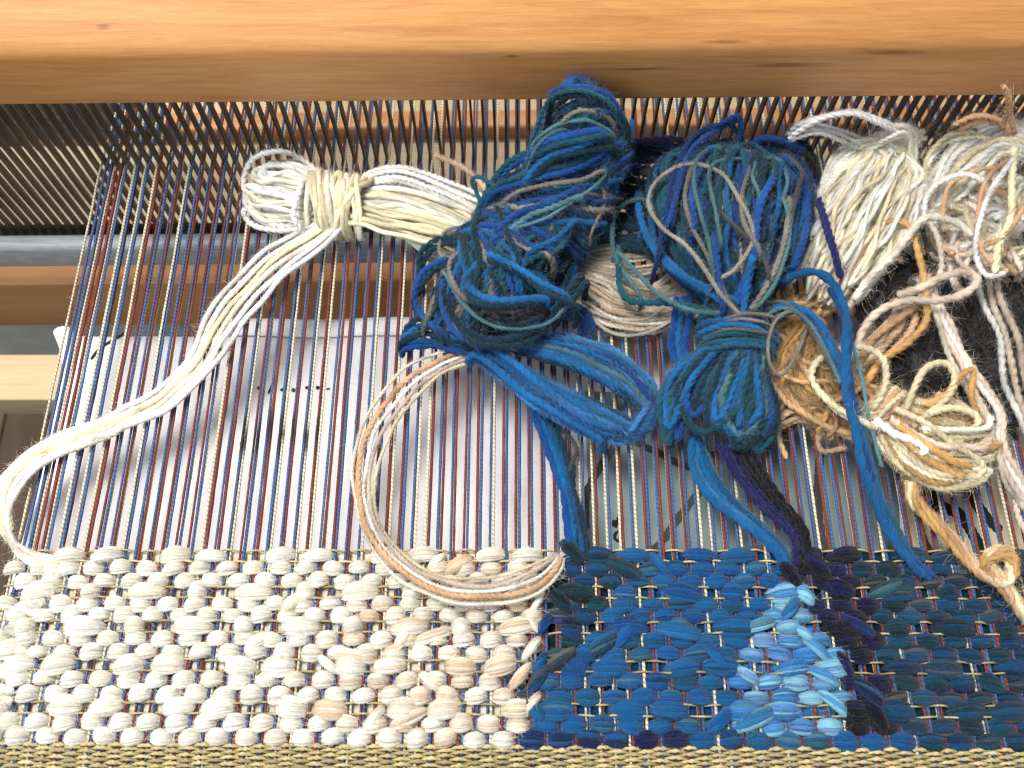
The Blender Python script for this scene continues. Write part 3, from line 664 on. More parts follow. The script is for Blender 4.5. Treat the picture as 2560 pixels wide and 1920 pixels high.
def bundle(parent, key, spine, n, pal, R=(0.09, 0.13), name='yarn_strand', back=True, shell=0.55, drift=0.5, wob=0.05, u0=(0, 0), u1=(0.85, 1.0), plies=2, pitch=0.55, fuzz=1.0, sides=8, step=0.09, zmin=0.05):
    fr = spine_frame(spine)
    if key in 'af': plies, pitch = 1, 0.9
    for i in range(n):
        rho = shell + (1 - shell) * RNG.random() ** 0.6; psi = RNG.uniform(-0.35, math.pi + 0.35)
        ua = RNG.uniform(*u0); ub = RNG.uniform(*u1); m = 7
        uu = np.linspace(ua, ub, m); ps = psi + np.linspace(0, RNG.normal(0, drift), m)
        q = at_spine(fr, uu, rho, ps)
        if back:
            psi2 = psi + RNG.normal(0, 0.5) + RNG.choice([-1, 1]) * 0.35; rho2 = np.clip(rho + RNG.normal(0, .12), .2, 1.05)
            q2 = at_spine(fr, uu[::-1], rho2, psi2 + np.linspace(RNG.normal(0, drift), 0, m))
            q = np.vstack([q[:-1], q[-1:] * .5 + q2[:1] * .5 + (q[-1] - q[-2])[None] * .25, q2[1:]])
        p, s = smooth_path(q, step); p = p + wobble(len(p), s, wob, 0.9); p[:, 2] = np.maximum(p[:, 2], zmin)
        r = RNG.uniform(*R)
        strand(name, parent, p, s, r, pick(pal), plies=plies, pitch=pitch * r / 0.11, sides=sides, fuzz=(key, fuzz))
def wraps(parent, key, spine, n, pal, R=(0.09, 0.13), name='wrapping_strand', u=(0, 1), tilt=0.0, arc=(-0.5, 3.64), grow=1.08, fuzz=1.0, pitch=0.55, plies=2, wob=0.04, adv=0.02, tj=0.1, step=0.09):
    fr = spine_frame(spine)
    for i in range(n):
        uc = np.interp(i + RNG.uniform(-.4, .4), [0, max(1, n - 1)], u); ps = np.linspace(arc[0], arc[1], 13) + RNG.normal(0, .12)
        tl = tilt + RNG.normal(0, tj)
        uu = np.clip(uc + tl * np.cos(ps) + np.linspace(-adv, adv, 13), 0, 1)
        q = at_spine(fr, uu, grow + RNG.uniform(-0.03, 0.10), ps)
        p, s = smooth_path(q, step); p = p + wobble(len(p), s, wob, 0.8)
        r = RNG.uniform(*R); strand(name, parent, p, s, r, pick(pal), plies=plies, pitch=pitch * r / .11, sides=8, fuzz=(key, fuzz))
def tail(parent, key, pts, R, colr, name='yarn_tail', n=1, spread=0.0, pitch=0.5, wob=0.03, plies=2, fuzz=1.0, cols=None, sides=9, step=0.07, dive=1.7):
    q0 = np.array([D(*p) for p in pts])
    if name == 'yarn_strand' and dive:         # both ends tuck in beneath their neighbours
        a, b = q0[0] - q0[1], q0[-1] - q0[-2]; a[2] = b[2] = 0; a *= .45 / (np.linalg.norm(a) + 1e-6); b *= .45 / (np.linalg.norm(b) + 1e-6)
        q0 = np.vstack([q0[:1] + a * .6 - [0, 0, dive], q0[:1] + a * .5 - [0, 0, dive * .45], q0, q0[-1:] + b * .5 - [0, 0, dive * .45], q0[-1:] + b * .6 - [0, 0, dive]])
        q0[:, 2] = np.maximum(q0[:, 2], .08)
    for i in range(n):
        q = q0.copy()
        if n > 1:
            T = np.gradient(q0, axis=0); b = np.cross(T, [0, 0, 1.0]); b /= np.linalg.norm(b, axis=1)[:, None] + 1e-9
            q = q + b * ((i - (n - 1) / 2) * spread) + RNG.normal(0, spread * .25, q.shape)
        p, s = smooth_path(q, step); p = p + wobble(len(p), s, wob, 1.2)
        strand(name, parent, p, s, R, cols[i % len(cols)] if cols else colr, plies=plies, pitch=pitch * R / .11, sides=sides, fuzz=(key, fuzz))

BLUES = [(BLUE, .24), (ROYAL, .22), (TEAL, .16), (PETROL, .22), (SEA, .07), (GREYY, .09)]
DEEP = [(PETROL, .30), (TEAL, .18), (ROYAL, .20), (BLUE, .15), (SEA, .06), (GREYY, .05), (NAVY, .04)]
BRIGHT = [(BLUE, .36), (SKY * .8, .14), (ROYAL * .7, .16), (TEAL, .10), (SEA, .06), (PETROL, .18)]
IV = [(IVORY, .6), (WHITE, .3), (CREAMY, .1)]
YEL = [(CREAMY, .8), (IVORY, .2)]
TANS = [(GOLD, .4), (BEIGE, .25), (PEACH, .15), (IVORY, .2)]

# -- cream butterfly on the left
t = thing('yarn_butterfly', D(740, 450, 0.3), 'ivory wool butterfly tied with pale yellow wraps, lying left of the blue yarn', 'yarn butterfly')
key = 'a'
bundle(t, key, [(735, 445, .9, .85, .6), (680, 430, 1.0, 1.15, .8), (610, 410, 1.0, 1.55, .8), (545, 400, .8, 1.2, .6)], 24, IV, R=(.10, .135), u1=(.72, 1.0), shell=.35, wob=.06, fuzz=.8)
for pts in ([(720, 400, 1.3), (660, 350, 1.5), (600, 325, 1.4), (545, 345, 1.2), (530, 400, 1.0), (560, 440, .9)], [(720, 410, 1.3), (650, 372, 1.5), (590, 350, 1.4), (560, 380, 1.2), (565, 430, 1.0)],
            [(700, 480, .9), (620, 490, .9), (560, 475, .8), (530, 440, .8), (540, 415, .8), (580, 420, .9)], [(655, 395, 1.9), (640, 430, 2.0), (635, 470, 1.8), (650, 495, 1.4)], [(700, 490, .9), (600, 500, .8), (545, 480, .7), (528, 455, .7), (550, 450, .8)]):
    tail(t, key, pts, .13, WHITE, name='yarn_strand')
bundle(t, key, [(740, 445, .9, .8, .5), (800, 440, .9, 1.1, .7), (900, 455, .8, 1.6, .8), (1000, 500, .6, 1.6, .8), (1100, 550, .4, 1.0, .6)], 58, IV, R=(.09, .14), back=False, shell=.2, drift=.35, wob=.06, u1=(1, 1), fuzz=.8)
bundle(t, key, [(760, 470, 1.1, .6, .5), (850, 490, 1.2, .8, .5), (950, 520, 1.1, .9, .6), (1000, 535, .9, .8, .4)], 16, YEL, R=(.09, .13), back=False, shell=.2, drift=.3, wob=.05, u1=(1, 1), fuzz=.8)
for k in range(4): tail(t, key, [(770, 400 + 5 * k, 1.0), (800, 372 + 9 * k, 1.3), (860, 360 + 11 * k, 1.4), (930, 378 + 13 * k, 1.3), (1040, 425 + 15 * k, 1.0)], .115, WHITE, name='yarn_strand')
wraps(t, key, [(668, 440, .9, 1.18, 1.05), (730, 444, .9, 1.18, 1.15), (795, 452, .9, 1.12, 1.0)], 28, YEL, R=(.10, .14), u=(.10, .92), arc=(-.7, 3.9), adv=.04, tilt=.07, fuzz=.6, plies=1)
tl = [(735, 470, 1.2), (690, 510, 1.1), (600, 570, .9), (520, 650, .7), (470, 720, .6), (430, 790, .5), (350, 865, .4), (250, 915, .35), (150, 955, .35), (60, 1005, .4), (15, 1060, .4), (5, 1120, .35), (30, 1180, .3), (80, 1212, .2), (130, 1225, .1)]
for k, (d0, c) in enumerate(((-1.9, WHITE), (-1.1, IVORY), (-.45, CREAMY), (.2, IVORY), (.85, WHITE), (1.6, WHITE))):
    q = []
    for j, (x, y, z) in enumerate(tl):
        sp = np.interp(j, [0, 2, 4, 5, 7, 10, 14], [9, 20, 23, 16, 10, 13, 14]); q.append((x + d0 * sp * .62, y + d0 * sp * .75, z + .03 * (k % 2)))
    tail(t, key, q, .108, c, fuzz=1.3, wob=.045, plies=1)
tail(t, key, [(300, 885, .4), (250, 935, .4), (180, 965, .4), (110, 990, .4), (50, 1035, .35), (20, 1090, .3), (25, 1150, .3)], .10, IVORY, fuzz=1.5)
make_fuzz(key, t, 22, .20, .0022, .5)

# -- white and beige tail lying across the warp into the cloth
t = thing('yarn_tail_loop', D(800, 1000, 0.3), 'white and beige yarn tail curving from under the blue yarn down onto the cream weaving', 'yarn tail')
key = 'b'
tl = [(1005, 765, .6), (950, 785, .6), (890, 825, .6), (835, 885, .55), (800, 950, .5), (785, 1030, .5), (790, 1110, .55), (820, 1175, .65), (870, 1225, .75), (930, 1262, .8), (1000, 1280, .85), (1080, 1278, .85), (1150, 1255, .8), (1195, 1222, .55), (1210, 1200, .3)]
for k, (d0, c, r) in enumerate(((-1.25, IVORY, .075), (-.45, PEACH * .95, .125), (.25, WHITE * .9, .085), (.75, PINKISH * .9, .09), (1.35, CREAMY * .9, .075))):
    q = []
    for j, (x, y, z) in enumerate(tl):
        sp = np.interp(j, [0, 2, 4, 6, 8, 10, 12, 14], [14, 24, 23, 16, 18, 22, 23, 8]); a = np.gradient(np.array(tl)[:, :2], axis=0)[j]; a = a / np.linalg.norm(a)
        q.append((x + a[1] * d0 * sp, y - a[0] * d0 * sp, z + .05 * (k % 2)))
    tail(t, key, q, r * .95, c, fuzz=1.3, wob=.045, plies=2)
for k in range(4):
    tail(t, key, [(900 + 12 * k, 1262 + 6 * k, .45), (960 + 6 * k, 1288 + 5 * k, .5), (1060, 1296 + 4 * k, .5), (1150, 1272 + 3 * k, .45), (1195, 1235, .3)], .11, WHITE if k % 2 else IVORY, fuzz=1)
make_fuzz(key, t, 22, .2, .0022, .5)

# -- first blue butterfly, the fat one left of centre
t = thing('yarn_butterfly', D(1130, 600, 0.5), 'fat twisted blue and teal wool butterfly, its top overlapping the wooden rail', 'yarn butterfly')
key = 'c'
main = [(1266, 214, 6.1, 1.0, .5), (1266, 275, 4.5, 1.65, .8), (1238, 370, 2.9, 1.85, 1.2), (1175, 480, 1.8, 2.05, 1.6), (1080, 590, 1.3, 2.1, 1.7), (1000, 680, 1.0, 1.7, 1.3), (975, 735, .8, .9, .7)]
bundle(t, key, main, 58, DEEP, R=(.08, .15), shell=.75, u1=(.9, 1), drift=.9, wob=.08, back=False, zmin=.1)
wraps(t, key, main, 56, DEEP, R=(.07, .155), u=(.01, .62), tilt=.10, arc=(-.4, 3.5), grow=.98, tj=.03, wob=.05)
wraps(t, key, main, 20, BLUES, R=(.08, .15), u=(.25, .6), tilt=.16, arc=(-.2, 3.3), grow=1.06, tj=.05, wob=.08)
wraps(t, key, main, 16, DEEP, R=(.11, .15), u=(.6, .86), tilt=-.12, arc=(-.2, 3.3), grow=1.02, tj=.06, wob=.08)
for k in range(11):
    tail(t, key, [(1150 + 9 * k, 345 - 2 * k, 3.), (1182 + 8 * k, 255 + 6 * k, 4.2), (1225 + 5 * k, 212 + 8 * k, 5.2), (1285, 204 + 8 * k, 5.4), (1328 - 5 * k, 245 + 7 * k, 4.6), (1342 - 6 * k, 310 + 3 * k, 3.6)], RNG.uniform(.1, .15), pick(DEEP), name='yarn_strand', wob=.06, dive=.5)
for c, r, pts in ((SEA, .075, [(1050, 490, 2.6), (1100, 495, 3.1), (1180, 470, 3.5), (1260, 420, 3.5), (1305, 380, 3.2), (1300, 350, 3.)]), (GREYY, .10, [(1060, 470, 2.4), (1110, 420, 3.2), (1180, 400, 3.4), (1250, 392, 3.5), (1300, 370, 3.3)]),
                  (ROYAL, .15, [(1075, 500, 3.), (1120, 460, 3.3), (1180, 440, 3.5), (1240, 410, 3.5)]), (TEAL, .14, [(1030, 560, 2.4), (1035, 450, 2.6), (1080, 400, 3.), (1160, 370, 3.3), (1250, 350, 3.4), (1320, 300, 3.1)]),
                  (SEA, .085, [(1160, 300, 3.2), (1210, 265, 3.5), (1270, 258, 3.6), (1320, 285, 3.3)]), (SEA, .08, [(1130, 380, 3.), (1160, 320, 3.4), (1190, 290, 3.5), (1220, 280, 3.5)]), (GREYY, .09, [(1215, 262, 3.5), (1250, 238, 3.7), (1290, 245, 3.6), (1320, 262, 3.3)]),
                  (ROYAL, .16, [(1150, 330, 3.2), (1190, 300, 3.5), (1240, 290, 3.6), (1300, 280, 3.5)]), (BLUE, .15, [(1130, 400, 3.1), (1180, 340, 3.4), (1240, 320, 3.6), (1310, 300, 3.4)]), (ROYAL, .15, [(1200, 200, 3.3), (1260, 190, 3.5), (1310, 205, 3.4), (1340, 250, 3.2)]),
                  (TEAL, .10, [(1150, 300, 3.1), (1190, 215, 3.4), (1250, 195, 3.6), (1310, 215, 3.5), (1345, 270, 3.2)]), (GREYY, .065, [(1230, 430, 3.2), (1210, 470, 3.1), (1190, 500, 3.0)]), (GREYY, .065, [(1300, 400, 2.9), (1306, 440, 2.8), (1280, 500, 2.7)]),
                  (ROYAL, .15, [(1190, 540, 3.3), (1140, 530, 3.2), (1100, 500, 3.1), (1070, 520, 2.9)]), (BLUE, .13, [(1150, 545, 3.4), (1200, 520, 3.4), (1240, 480, 3.4)]),
                  (PETROL, .15, [(905, 590, 1.), (910, 540, 1.3), (960, 515, 1.5), (1030, 525, 1.8), (1090, 560, 2.3)]), (ROYAL, .13, [(1030, 540, 1.9), (1000, 500, 1.7), (1030, 480, 1.9), (1060, 500, 2.2)]), (ROYAL, .14, [(960, 560, 1.8), (910, 590, 1.6), (895, 640, 1.4), (920, 690, 1.4), (960, 720, 1.3)]),
                  (GREYY, .11, [(1050, 555, 2.4), (990, 545, 2.2), (970, 580, 2.2), (1000, 640, 2.5), (1060, 655, 2.8), (1120, 650, 2.9)]), (BLUE, .16, [(1040, 560, 2.7), (1010, 600, 2.7), (1030, 635, 2.8), (1090, 650, 3.), (1170, 645, 3.)]),
                  (BLUE, .14, [(1060, 550, 2.9), (1120, 580, 3.1), (1180, 620, 3.1), (1220, 640, 2.8)]), (SEA, .075, [(960, 590, 2.1), (990, 640, 2.3), (1040, 690, 2.5), (1100, 710, 2.5), (1180, 700, 2.3), (1230, 660, 2.2)]),
                  (PETROL, .16, [(950, 620, 1.9), (980, 690, 2.), (1040, 730, 2.1), (1120, 730, 2.1), (1200, 680, 2.1), (1250, 600, 2.1)]), (GREYY, .10, [(960, 640, 1.9), (975, 690, 1.9), (1010, 730, 1.9), (1060, 745, 1.9), (1110, 730, 2.)]),
                  (ROYAL, .11, [(955, 610, 2.), (955, 660, 2.), (980, 710, 1.9), (1030, 745, 1.8)]), (GREYY, .10, [(940, 640, 1.6), (925, 680, 1.5), (915, 705, 1.4)]), (INK, .15, [(1060, 690, 2.4), (1110, 690, 2.6), (1170, 670, 2.6)]), (CHAR, .12, [(1050, 670, 2.5), (1110, 672, 2.7), (1160, 655, 2.7)]),
                  (PETROL, .14, [(880, 710, 1.), (910, 690, 1.1), (960, 700, 1.2), (1020, 740, 1.3)]), (BLUE, .15, [(875, 725, .9), (915, 705, 1.), (970, 725, 1.1), (1030, 750, 1.1)]), (BLUE * .8, .15, [(880, 738, .7), (930, 735, .8), (990, 750, .8), (1050, 765, .8)]),
                  (TEAL, .09, [(1050, 500, 2.2), (1035, 430, 2.4), (1020, 390, 2.5), (1040, 385, 2.6), (1075, 410, 2.7)]), (TEAL, .14, [(1030, 470, 2.), (1060, 400, 2.4), (1100, 350, 2.6), (1160, 320, 2.8)]), (GREYY, .07, [(1040, 510, 2.), (1000, 490, 1.8), (960, 500, 1.6), (950, 540, 1.4), (960, 560, 1.4)])):
    pts = [(x, y, z + np.interp(y, [190, 280, 370, 470], [3.3, 2.1, .9, .15])) for x, y, z in pts]
    tail(t, key, pts, r, c, name='yarn_strand', wob=.03)
    if r > .12:
        tail(t, key, [(x + 10 * (1 if k % 2 else -.4), y + 13, z - .12) for k, (x, y, z) in enumerate(pts)], r * .95, pick(DEEP), name='yarn_strand', wob=.05)
# drooping loop to the lower right
base = (1040, 755)
lobe = spine_frame([(1035, 745, .6, .6, .5), (1110, 775, .9, 1.1, .7), (1200, 810, 1.0, 1.75, .9), (1300, 855, .9, 1.9, .8), (1375, 900, .6, 1.35, .6), (1400, 918, .5, .7, .4)])
for i in range(62):
    rho = RNG.uniform(.22, 1.0) ** .8; e = RNG.uniform(.93, 1.0); m = 8; uu = np.linspace(.02, e, m); pa = RNG.uniform(0.05, 0.75); pb = math.pi - RNG.uniform(0.05, 0.75)
    q = np.vstack([at_spine(lobe, uu, rho, np.full(m, pa)), at_spine(lobe, uu[::-1], rho * RNG.uniform(.9, 1.05), np.full(m, pb))])
    p, s = smooth_path(q, .09); p = p + wobble(len(p), s, .05, 1.); r = RNG.uniform(.10, .145)
    r *= RNG.choice([.6, 1, 1.05]); strand('yarn_loop', t, p, s, r, pick(BRIGHT), pitch=.55 * r / .11, fuzz=(key, 1))
tail(t, key, [(1040, 750, 1.5), (1100, 790, 1.6), (1160, 840, 1.6), (1230, 890, 1.4), (1300, 930, 1.2)], .16, BLUE, name='yarn_strand', n=4, spread=.24)
for c in (BLUE, ROYAL, TEAL): tail(t, key, [(1140, 700, 1.), (1200, 670, 1.2), (1235, 610, 1.5), (1250, 560, 1.7), (1300, 490, 1.8)], .13, c, name='yarn_strand', wob=.12)
tail(t, key, [(1190, 700, .5), (1225, 660, .7), (1262, 680, .7), (1265, 720, .5), (1240, 745, .4)], .12, ROYAL * .7, name='yarn_strand', n=3, spread=.2)
for d0, c, r in ((-16, ROYAL, .17), (-4, BLUE, .17), (8, BLUE * .8, .16), (18, PETROL, .15)):
    tail(t, key, [(1150 + d0, 850, .7), (1175 + d0, 910, .5), (1200 + d0, 970, .4), (1222 + d0 * .6, 1050, .35), (1240 + d0, 1120, .3), (1248 + d0, 1180, .2), (1245 + d0, 1215, .1)], r, c, pitch=.8)
tail(t, key, [(1180, 890, .5), (1215, 930, .45), (1245, 970, .4), (1232, 1010, .4), (1220, 1060, .3)], .09, CHAR * 1.6)
tail(t, key, [(1225, 1000, .3), (1232, 1080, .3), (1250, 1150, .3), (1262, 1210, .1)], .14, PETROL, n=3, spread=.14)
make_fuzz(key, t, 24, .24, .0022, .5)

# -- second blue butterfly, right of centre
t = thing('yarn_butterfly', D(1590, 710, 0.5), 'blue and teal wool butterfly with round head and tied waist, right of centre', 'yarn butterfly')
key = 'd'
head = [(1592, 715, 1.0, .5, .5), (1588, 650, 1.3, 1.1, .9), (1580, 570, 1.5, 2.75, 1.6), (1580, 480, 1.6, 3.45, 1.9), (1590, 400, 1.7, 3.35, 1.8), (1600, 345, 1.7, 2.5, 1.3), (1605, 318, 1.7, 1.3, .8)]
bundle(t, key, head, 56, [(PETROL, .34), (TEAL, .22), (ROYAL, .16), (BLUE, .12), (CHAR, .04), (SEA, .06), (GREYY, .06)], R=(.08, .15), shell=.62, u1=(.9, 1), drift=.35, wob=.09, zmin=.2)
bundle(t, key, head, 10, [(PETROL, .5), (INK, .5)], R=(.13, .16), shell=.1, u1=(.8, 1), drift=.5, wob=.1, zmin=.1)
for c, r, pts in ((ROYAL, .17, [(1600, 640, 2.6), (1625, 560, 3.4), (1635, 480, 3.7), (1650, 420, 3.7), (1670, 385, 3.4)]), (BLUE, .16, [(1600, 690, 1.9), (1540, 640, 2.5), (1470, 590, 2.4), (1410, 530, 2.1), (1385, 470, 2.), (1380, 420, 1.9)]),
                  (BLUE, .15, [(1610, 660, 2.3), (1570, 640, 2.6), (1490, 605, 2.6), (1430, 560, 2.4), (1395, 500, 2.2)]), (GREYY * 1.25, .09, [(1610, 700, 2.2), (1560, 640, 3.), (1520, 580, 3.4), (1480, 530, 3.5), (1430, 490, 3.3), (1400, 440, 3.), (1420, 390, 3.1), (1480, 355, 3.3), (1540, 365, 3.5), (1580, 400, 3.7), (1615, 460, 3.8), (1625, 520, 3.7), (1590, 580, 3.4), (1560, 600, 3.2)]),
                  (SEA, .085, [(1540, 600, 3.3), (1530, 530, 3.5), (1515, 470, 3.6), (1500, 400, 3.6), (1510, 340, 3.3), (1545, 318, 3.1), (1580, 335, 3.2)]), (SEA, .08, [(1560, 520, 3.6), (1540, 440, 3.7), (1530, 380, 3.6), (1550, 350, 3.5), (1600, 345, 3.4)]),
                  (SEA, .08, [(1640, 420, 3.7), (1625, 380, 3.6), (1640, 345, 3.4), (1680, 345, 3.2), (1700, 390, 3.2), (1690, 430, 3.2)]), (GREYY, .12, [(1600, 700, 2.), (1650, 630, 2.9), (1685, 560, 3.2), (1700, 480, 3.2), (1705, 430, 3.1)]),
                  (GREYY, .10, [(1620, 360, 3.5), (1605, 420, 3.7), (1610, 480, 3.8), (1640, 540, 3.6)]), (SEA, .09, [(1610, 690, 2.2), (1665, 620, 3.), (1700, 540, 3.2), (1705, 480, 3.2), (1690, 430, 3.3)]), (ROYAL, .14, [(1720, 560, 2.8), (1745, 480, 2.7), (1740, 400, 2.6), (1700, 345, 2.7)]),
                  (ROYAL, .15, [(1500, 490, 3.4), (1495, 420, 3.4), (1510, 370, 3.3)]), (GREYY * .8, .09, [(1500, 350, 3.2), (1480, 420, 3.4), (1490, 480, 3.4), (1520, 540, 3.3), (1570, 640, 2.9), (1600, 700, 2.2)]), (CHAR, .09, [(1560, 460, 3.5), (1600, 500, 3.7), (1640, 540, 3.6), (1660, 600, 3.2)]),
                  (ROYAL * .8, .10, [(1430, 520, 2.9), (1460, 430, 3.3), (1490, 330, 3.2), (1550, 280, 2.8), (1600, 262, 2.5), (1595, 320, 2.6)]), (ROYAL * .7, .10, [(1450, 480, 3.), (1470, 380, 3.2), (1500, 300, 2.9), (1560, 265, 2.6), (1595, 250, 2.4)]), (ROYAL * .7, .10, [(1420, 560, 2.8), (1440, 450, 3.2), (1465, 350, 3.2), (1510, 285, 2.8), (1570, 268, 2.6), (1600, 300, 2.4)]),
                  (SEA * .8, .10, [(1380, 640, 1.4), (1330, 560, 1.6), (1325, 480, 1.9), (1350, 440, 2.), (1390, 430, 2.2)]), (SEA * .8, .10, [(1335, 545, 1.7), (1380, 590, 1.9), (1430, 640, 2.1), (1500, 670, 2.2), (1570, 680, 2.1)]),
                  (TEAL, .15, [(1335, 540, 1.5), (1340, 620, 1.5), (1370, 650, 1.6), (1450, 655, 1.7), (1560, 680, 1.8)]), (BLUE, .15, [(1600, 700, 2.3), (1610, 640, 2.8), (1625, 560, 3.5)]), (ROYAL, .14, [(1560, 660, 2.7), (1550, 600, 3.2), (1545, 520, 3.5)])):
    tail(t, key, pts, r, c, name='yarn_strand', wob=.025)
NV = [(NAVY, .5), (NAVY * .5, .3), (ROYAL * .6, .2)]
for k in range(9):
    o = 7 * k; tail(t, key, [(1640, 300 + o * .5, 2.), (1700, 305 + o * .6, 2.), (1750, 345 + o, 1.8), (1765, 420 + o * .5, 1.7), (1768, 480 + o * .3, 1.5)], .14, pick(NV), name='yarn_strand', wob=.09)
tail(t, key, [(1765, 430, 2.8), (1788, 500, 3.2), (1806, 560, 3.2), (1820, 602, 3.0)], .16, NAVY, name='yarn_tail')
for k in range(3): tail(t, key, [(1690, 305 + 6 * k, 2.1), (1730, 312 + 7 * k, 2.1), (1752, 335 + 8 * k, 2.), (1765, 370 + 9 * k, 1.9)], .18, lin(8, 8, 10), name='yarn_strand', wob=.05)
for k in range(8): tail(t, key, [(1345, 330 + 8 * k, 1.4), (1380, 300 + 7 * k, 1.5), (1430, 298 + 7 * k, 1.6), (1480, 310 + 8 * k, 1.6), (1530, 340 + 8 * k, 1.6)], .15, pick(NV + [(PETROL, .5)]), name='yarn_strand', wob=.09)
for k in range(14): tail(t, key, [(1330, 360 + 13 * k, 1.), (1370, 365 + 13 * k, 1.1), (1410, 370 + 13 * k, 1.2)], .17, pick([(PETROL, .7), (TEAL * .7, .2), (CHAR, .1)]), name='yarn_strand', wob=.12)
fan = [(1592, 700, 1.1, .75, .7), (1588, 770, 1.2, 1.1, .8), (1560, 850, 1.1, 2.0, .95), (1542, 920, .9, 2.2, .9), (1535, 965, .7, 1.7, .6)]
bundle(t, key, fan, 50, [(PETROL, .34), (TEAL, .32), (BLUE, .18), (ROYAL, .11), (SEA, .03), (GREYY, .02)], R=(.11, .16), shell=.55, u1=(.8, 1.0), drift=.12, wob=.05, zmin=.15)
wraps(t, key, [(1595, 676, 1.3, 1.15, .95), (1590, 720, 1.2, 1.25, 1.1), (1590, 775, 1.2, 1.25, 1.0)], 15, [(TEAL, .5), (BLUE, .3), (PETROL, .15), (GREYY, .05)], R=(.10, .15), u=(.0, 1), arc=(-.5, 3.6), tj=.05)
wraps(t, key, [(1600, 690, 1.3, 1.1, 1.2), (1596, 760, 1.2, 1.2, 1.2)], 4, [(GREYY, 1.)], R=(.06, .08), u=(.3, .8), arc=(.3, 3.0), tj=.1)
# long tails down the right side
for d0, c, r in ((0, BLUE, .17), (9, ROYAL, .15), (20, SEA * .8, .085), (-6, TEAL, .10)):
    tail(t, key, [(1640, 690, 1.9), (1700, 660, 2.1), (1760, 690, 2.1), (1800, 760, 2.), (1835, 850, 1.8), (1865, 960, 1.6), (1885, 1050, 1.3), (1925, 1140, .9), (1970, 1210, .5), (2010, 1250, .2)][:] if d0 > -5 else [(1650, 700, 1.9), (1740, 670, 2.), (1800, 740, 2.), (1850, 870, 1.7), (1880, 980, 1.5), (1905, 1080, 1.2), (1950, 1170, .8), (2000, 1240, .3)], r, c, pitch=.9, wob=.05)
tail(t, key, [(1640, 620, 2.3), (1740, 590, 2.4), (1795, 610, 2.4), (1825, 680, 2.4), (1828, 760, 2.3), (1830, 850, 2.1), (1845, 920, 1.9), (1860, 1000, 1.6), (1890, 1090, 1.2), (1950, 1190, .7), (2000, 1245, .3)], .18, BLUE, pitch=.9)
tail(t, key, [(1790, 620, 2.3), (1832, 700, 2.4), (1836, 800, 2.2), (1855, 930, 1.9), (1880, 1020, 1.5), (1920, 1120, 1.), (1980, 1215, .4)], .12, ROYAL, pitch=.7)
tail(t, key, [(1840, 740, 2.), (1862, 820, 1.9), (1880, 920, 1.6), (1905, 1010, 1.3)], .07, SEA * .9)
tail(t, key, [(1640, 700, 2.1), (1690, 665, 2.3), (1740, 690, 2.3), (1790, 770, 2.1), (1815, 830, 2.)], .09, SEA * .9)
tail(t, key, [(1760, 720, 1.8), (1720, 672, 2.2), (1680, 690, 2.3), (1662, 740, 2.2), (1665, 790, 2.), (1690, 810, 1.8), (1725, 760, 1.7), (1745, 700, 1.6)], .07, GREYY)
tail(t, key, [(1600, 690, 2.), (1680, 650, 2.2), (1740, 690, 2.2), (1790, 780, 2.)], .09, GREYY * .8)
# bright tails under the fan, running into the cloth
for k, (c, r) in enumerate(((BLUE, .16), (SKY * .8, .13), (BLUE, .15), (BLUE * .8, .14), (SEA * .9, .06))):
    o = (k - 1.5) * 11; tail(t, key, [(1500 + o * .4, 940, .7), (1515 + o, 1010, .55), (1555 + o, 1075 - o * .2, .5), (1620 + o, 1130, .45), (1675 + o * .7, 1180, .35), (1705 + o * .5, 1225, .1)], r, c, pitch=.8)
for k, (c, r) in enumerate(((NAVY, .12), (NAVY, .12), (NAVY * .7, .12), (INK, .14), (INK, .13), (INK, .15))):
    o = (k - 2) * 12; tail(t, key, [(1570 + o * .9, 950 - o * .1, .9), (1610 + o, 1020, .75), (1655 + o, 1080, .6), (1705 + o * .8, 1130, .5), (1728 + o * .5, 1175, .35), (1722 + o * .5, 1230, .1)], r, c, pitch=.7)
for k in range(3): tail(t, key, [(1462 + 14 * k, 640, 1.), (1455 + 15 * k, 700, 1.), (1450 + 14 * k, 750, 1.), (1470 + 10 * k, 800, 1.)], .15, [ROYAL, BLUE, ROYAL][k], pitch=.7)
make_fuzz(key, t, 24, .24, .0022, .5)

# -- white skein between the two blue ones, its shade put into greyer yarn colours
t = thing('yarn_skein', D(1330, 620, 0.3), 'white skein, greyed for shade, lying in the gap between the two blue butterflies', 'yarn skein')
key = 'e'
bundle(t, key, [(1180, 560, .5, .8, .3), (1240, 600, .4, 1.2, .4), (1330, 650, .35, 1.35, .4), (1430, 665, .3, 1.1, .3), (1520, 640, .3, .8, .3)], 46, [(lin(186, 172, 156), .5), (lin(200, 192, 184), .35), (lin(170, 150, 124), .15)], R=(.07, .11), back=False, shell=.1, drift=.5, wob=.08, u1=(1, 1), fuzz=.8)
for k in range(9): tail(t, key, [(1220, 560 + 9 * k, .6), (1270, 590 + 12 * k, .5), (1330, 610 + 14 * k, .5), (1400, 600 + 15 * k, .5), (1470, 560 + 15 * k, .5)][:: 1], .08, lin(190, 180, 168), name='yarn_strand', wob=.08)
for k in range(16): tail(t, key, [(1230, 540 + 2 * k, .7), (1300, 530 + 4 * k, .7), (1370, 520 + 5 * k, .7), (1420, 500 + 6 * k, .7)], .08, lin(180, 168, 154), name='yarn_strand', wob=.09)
make_fuzz(key, t, 14, .2, .0022, .5)

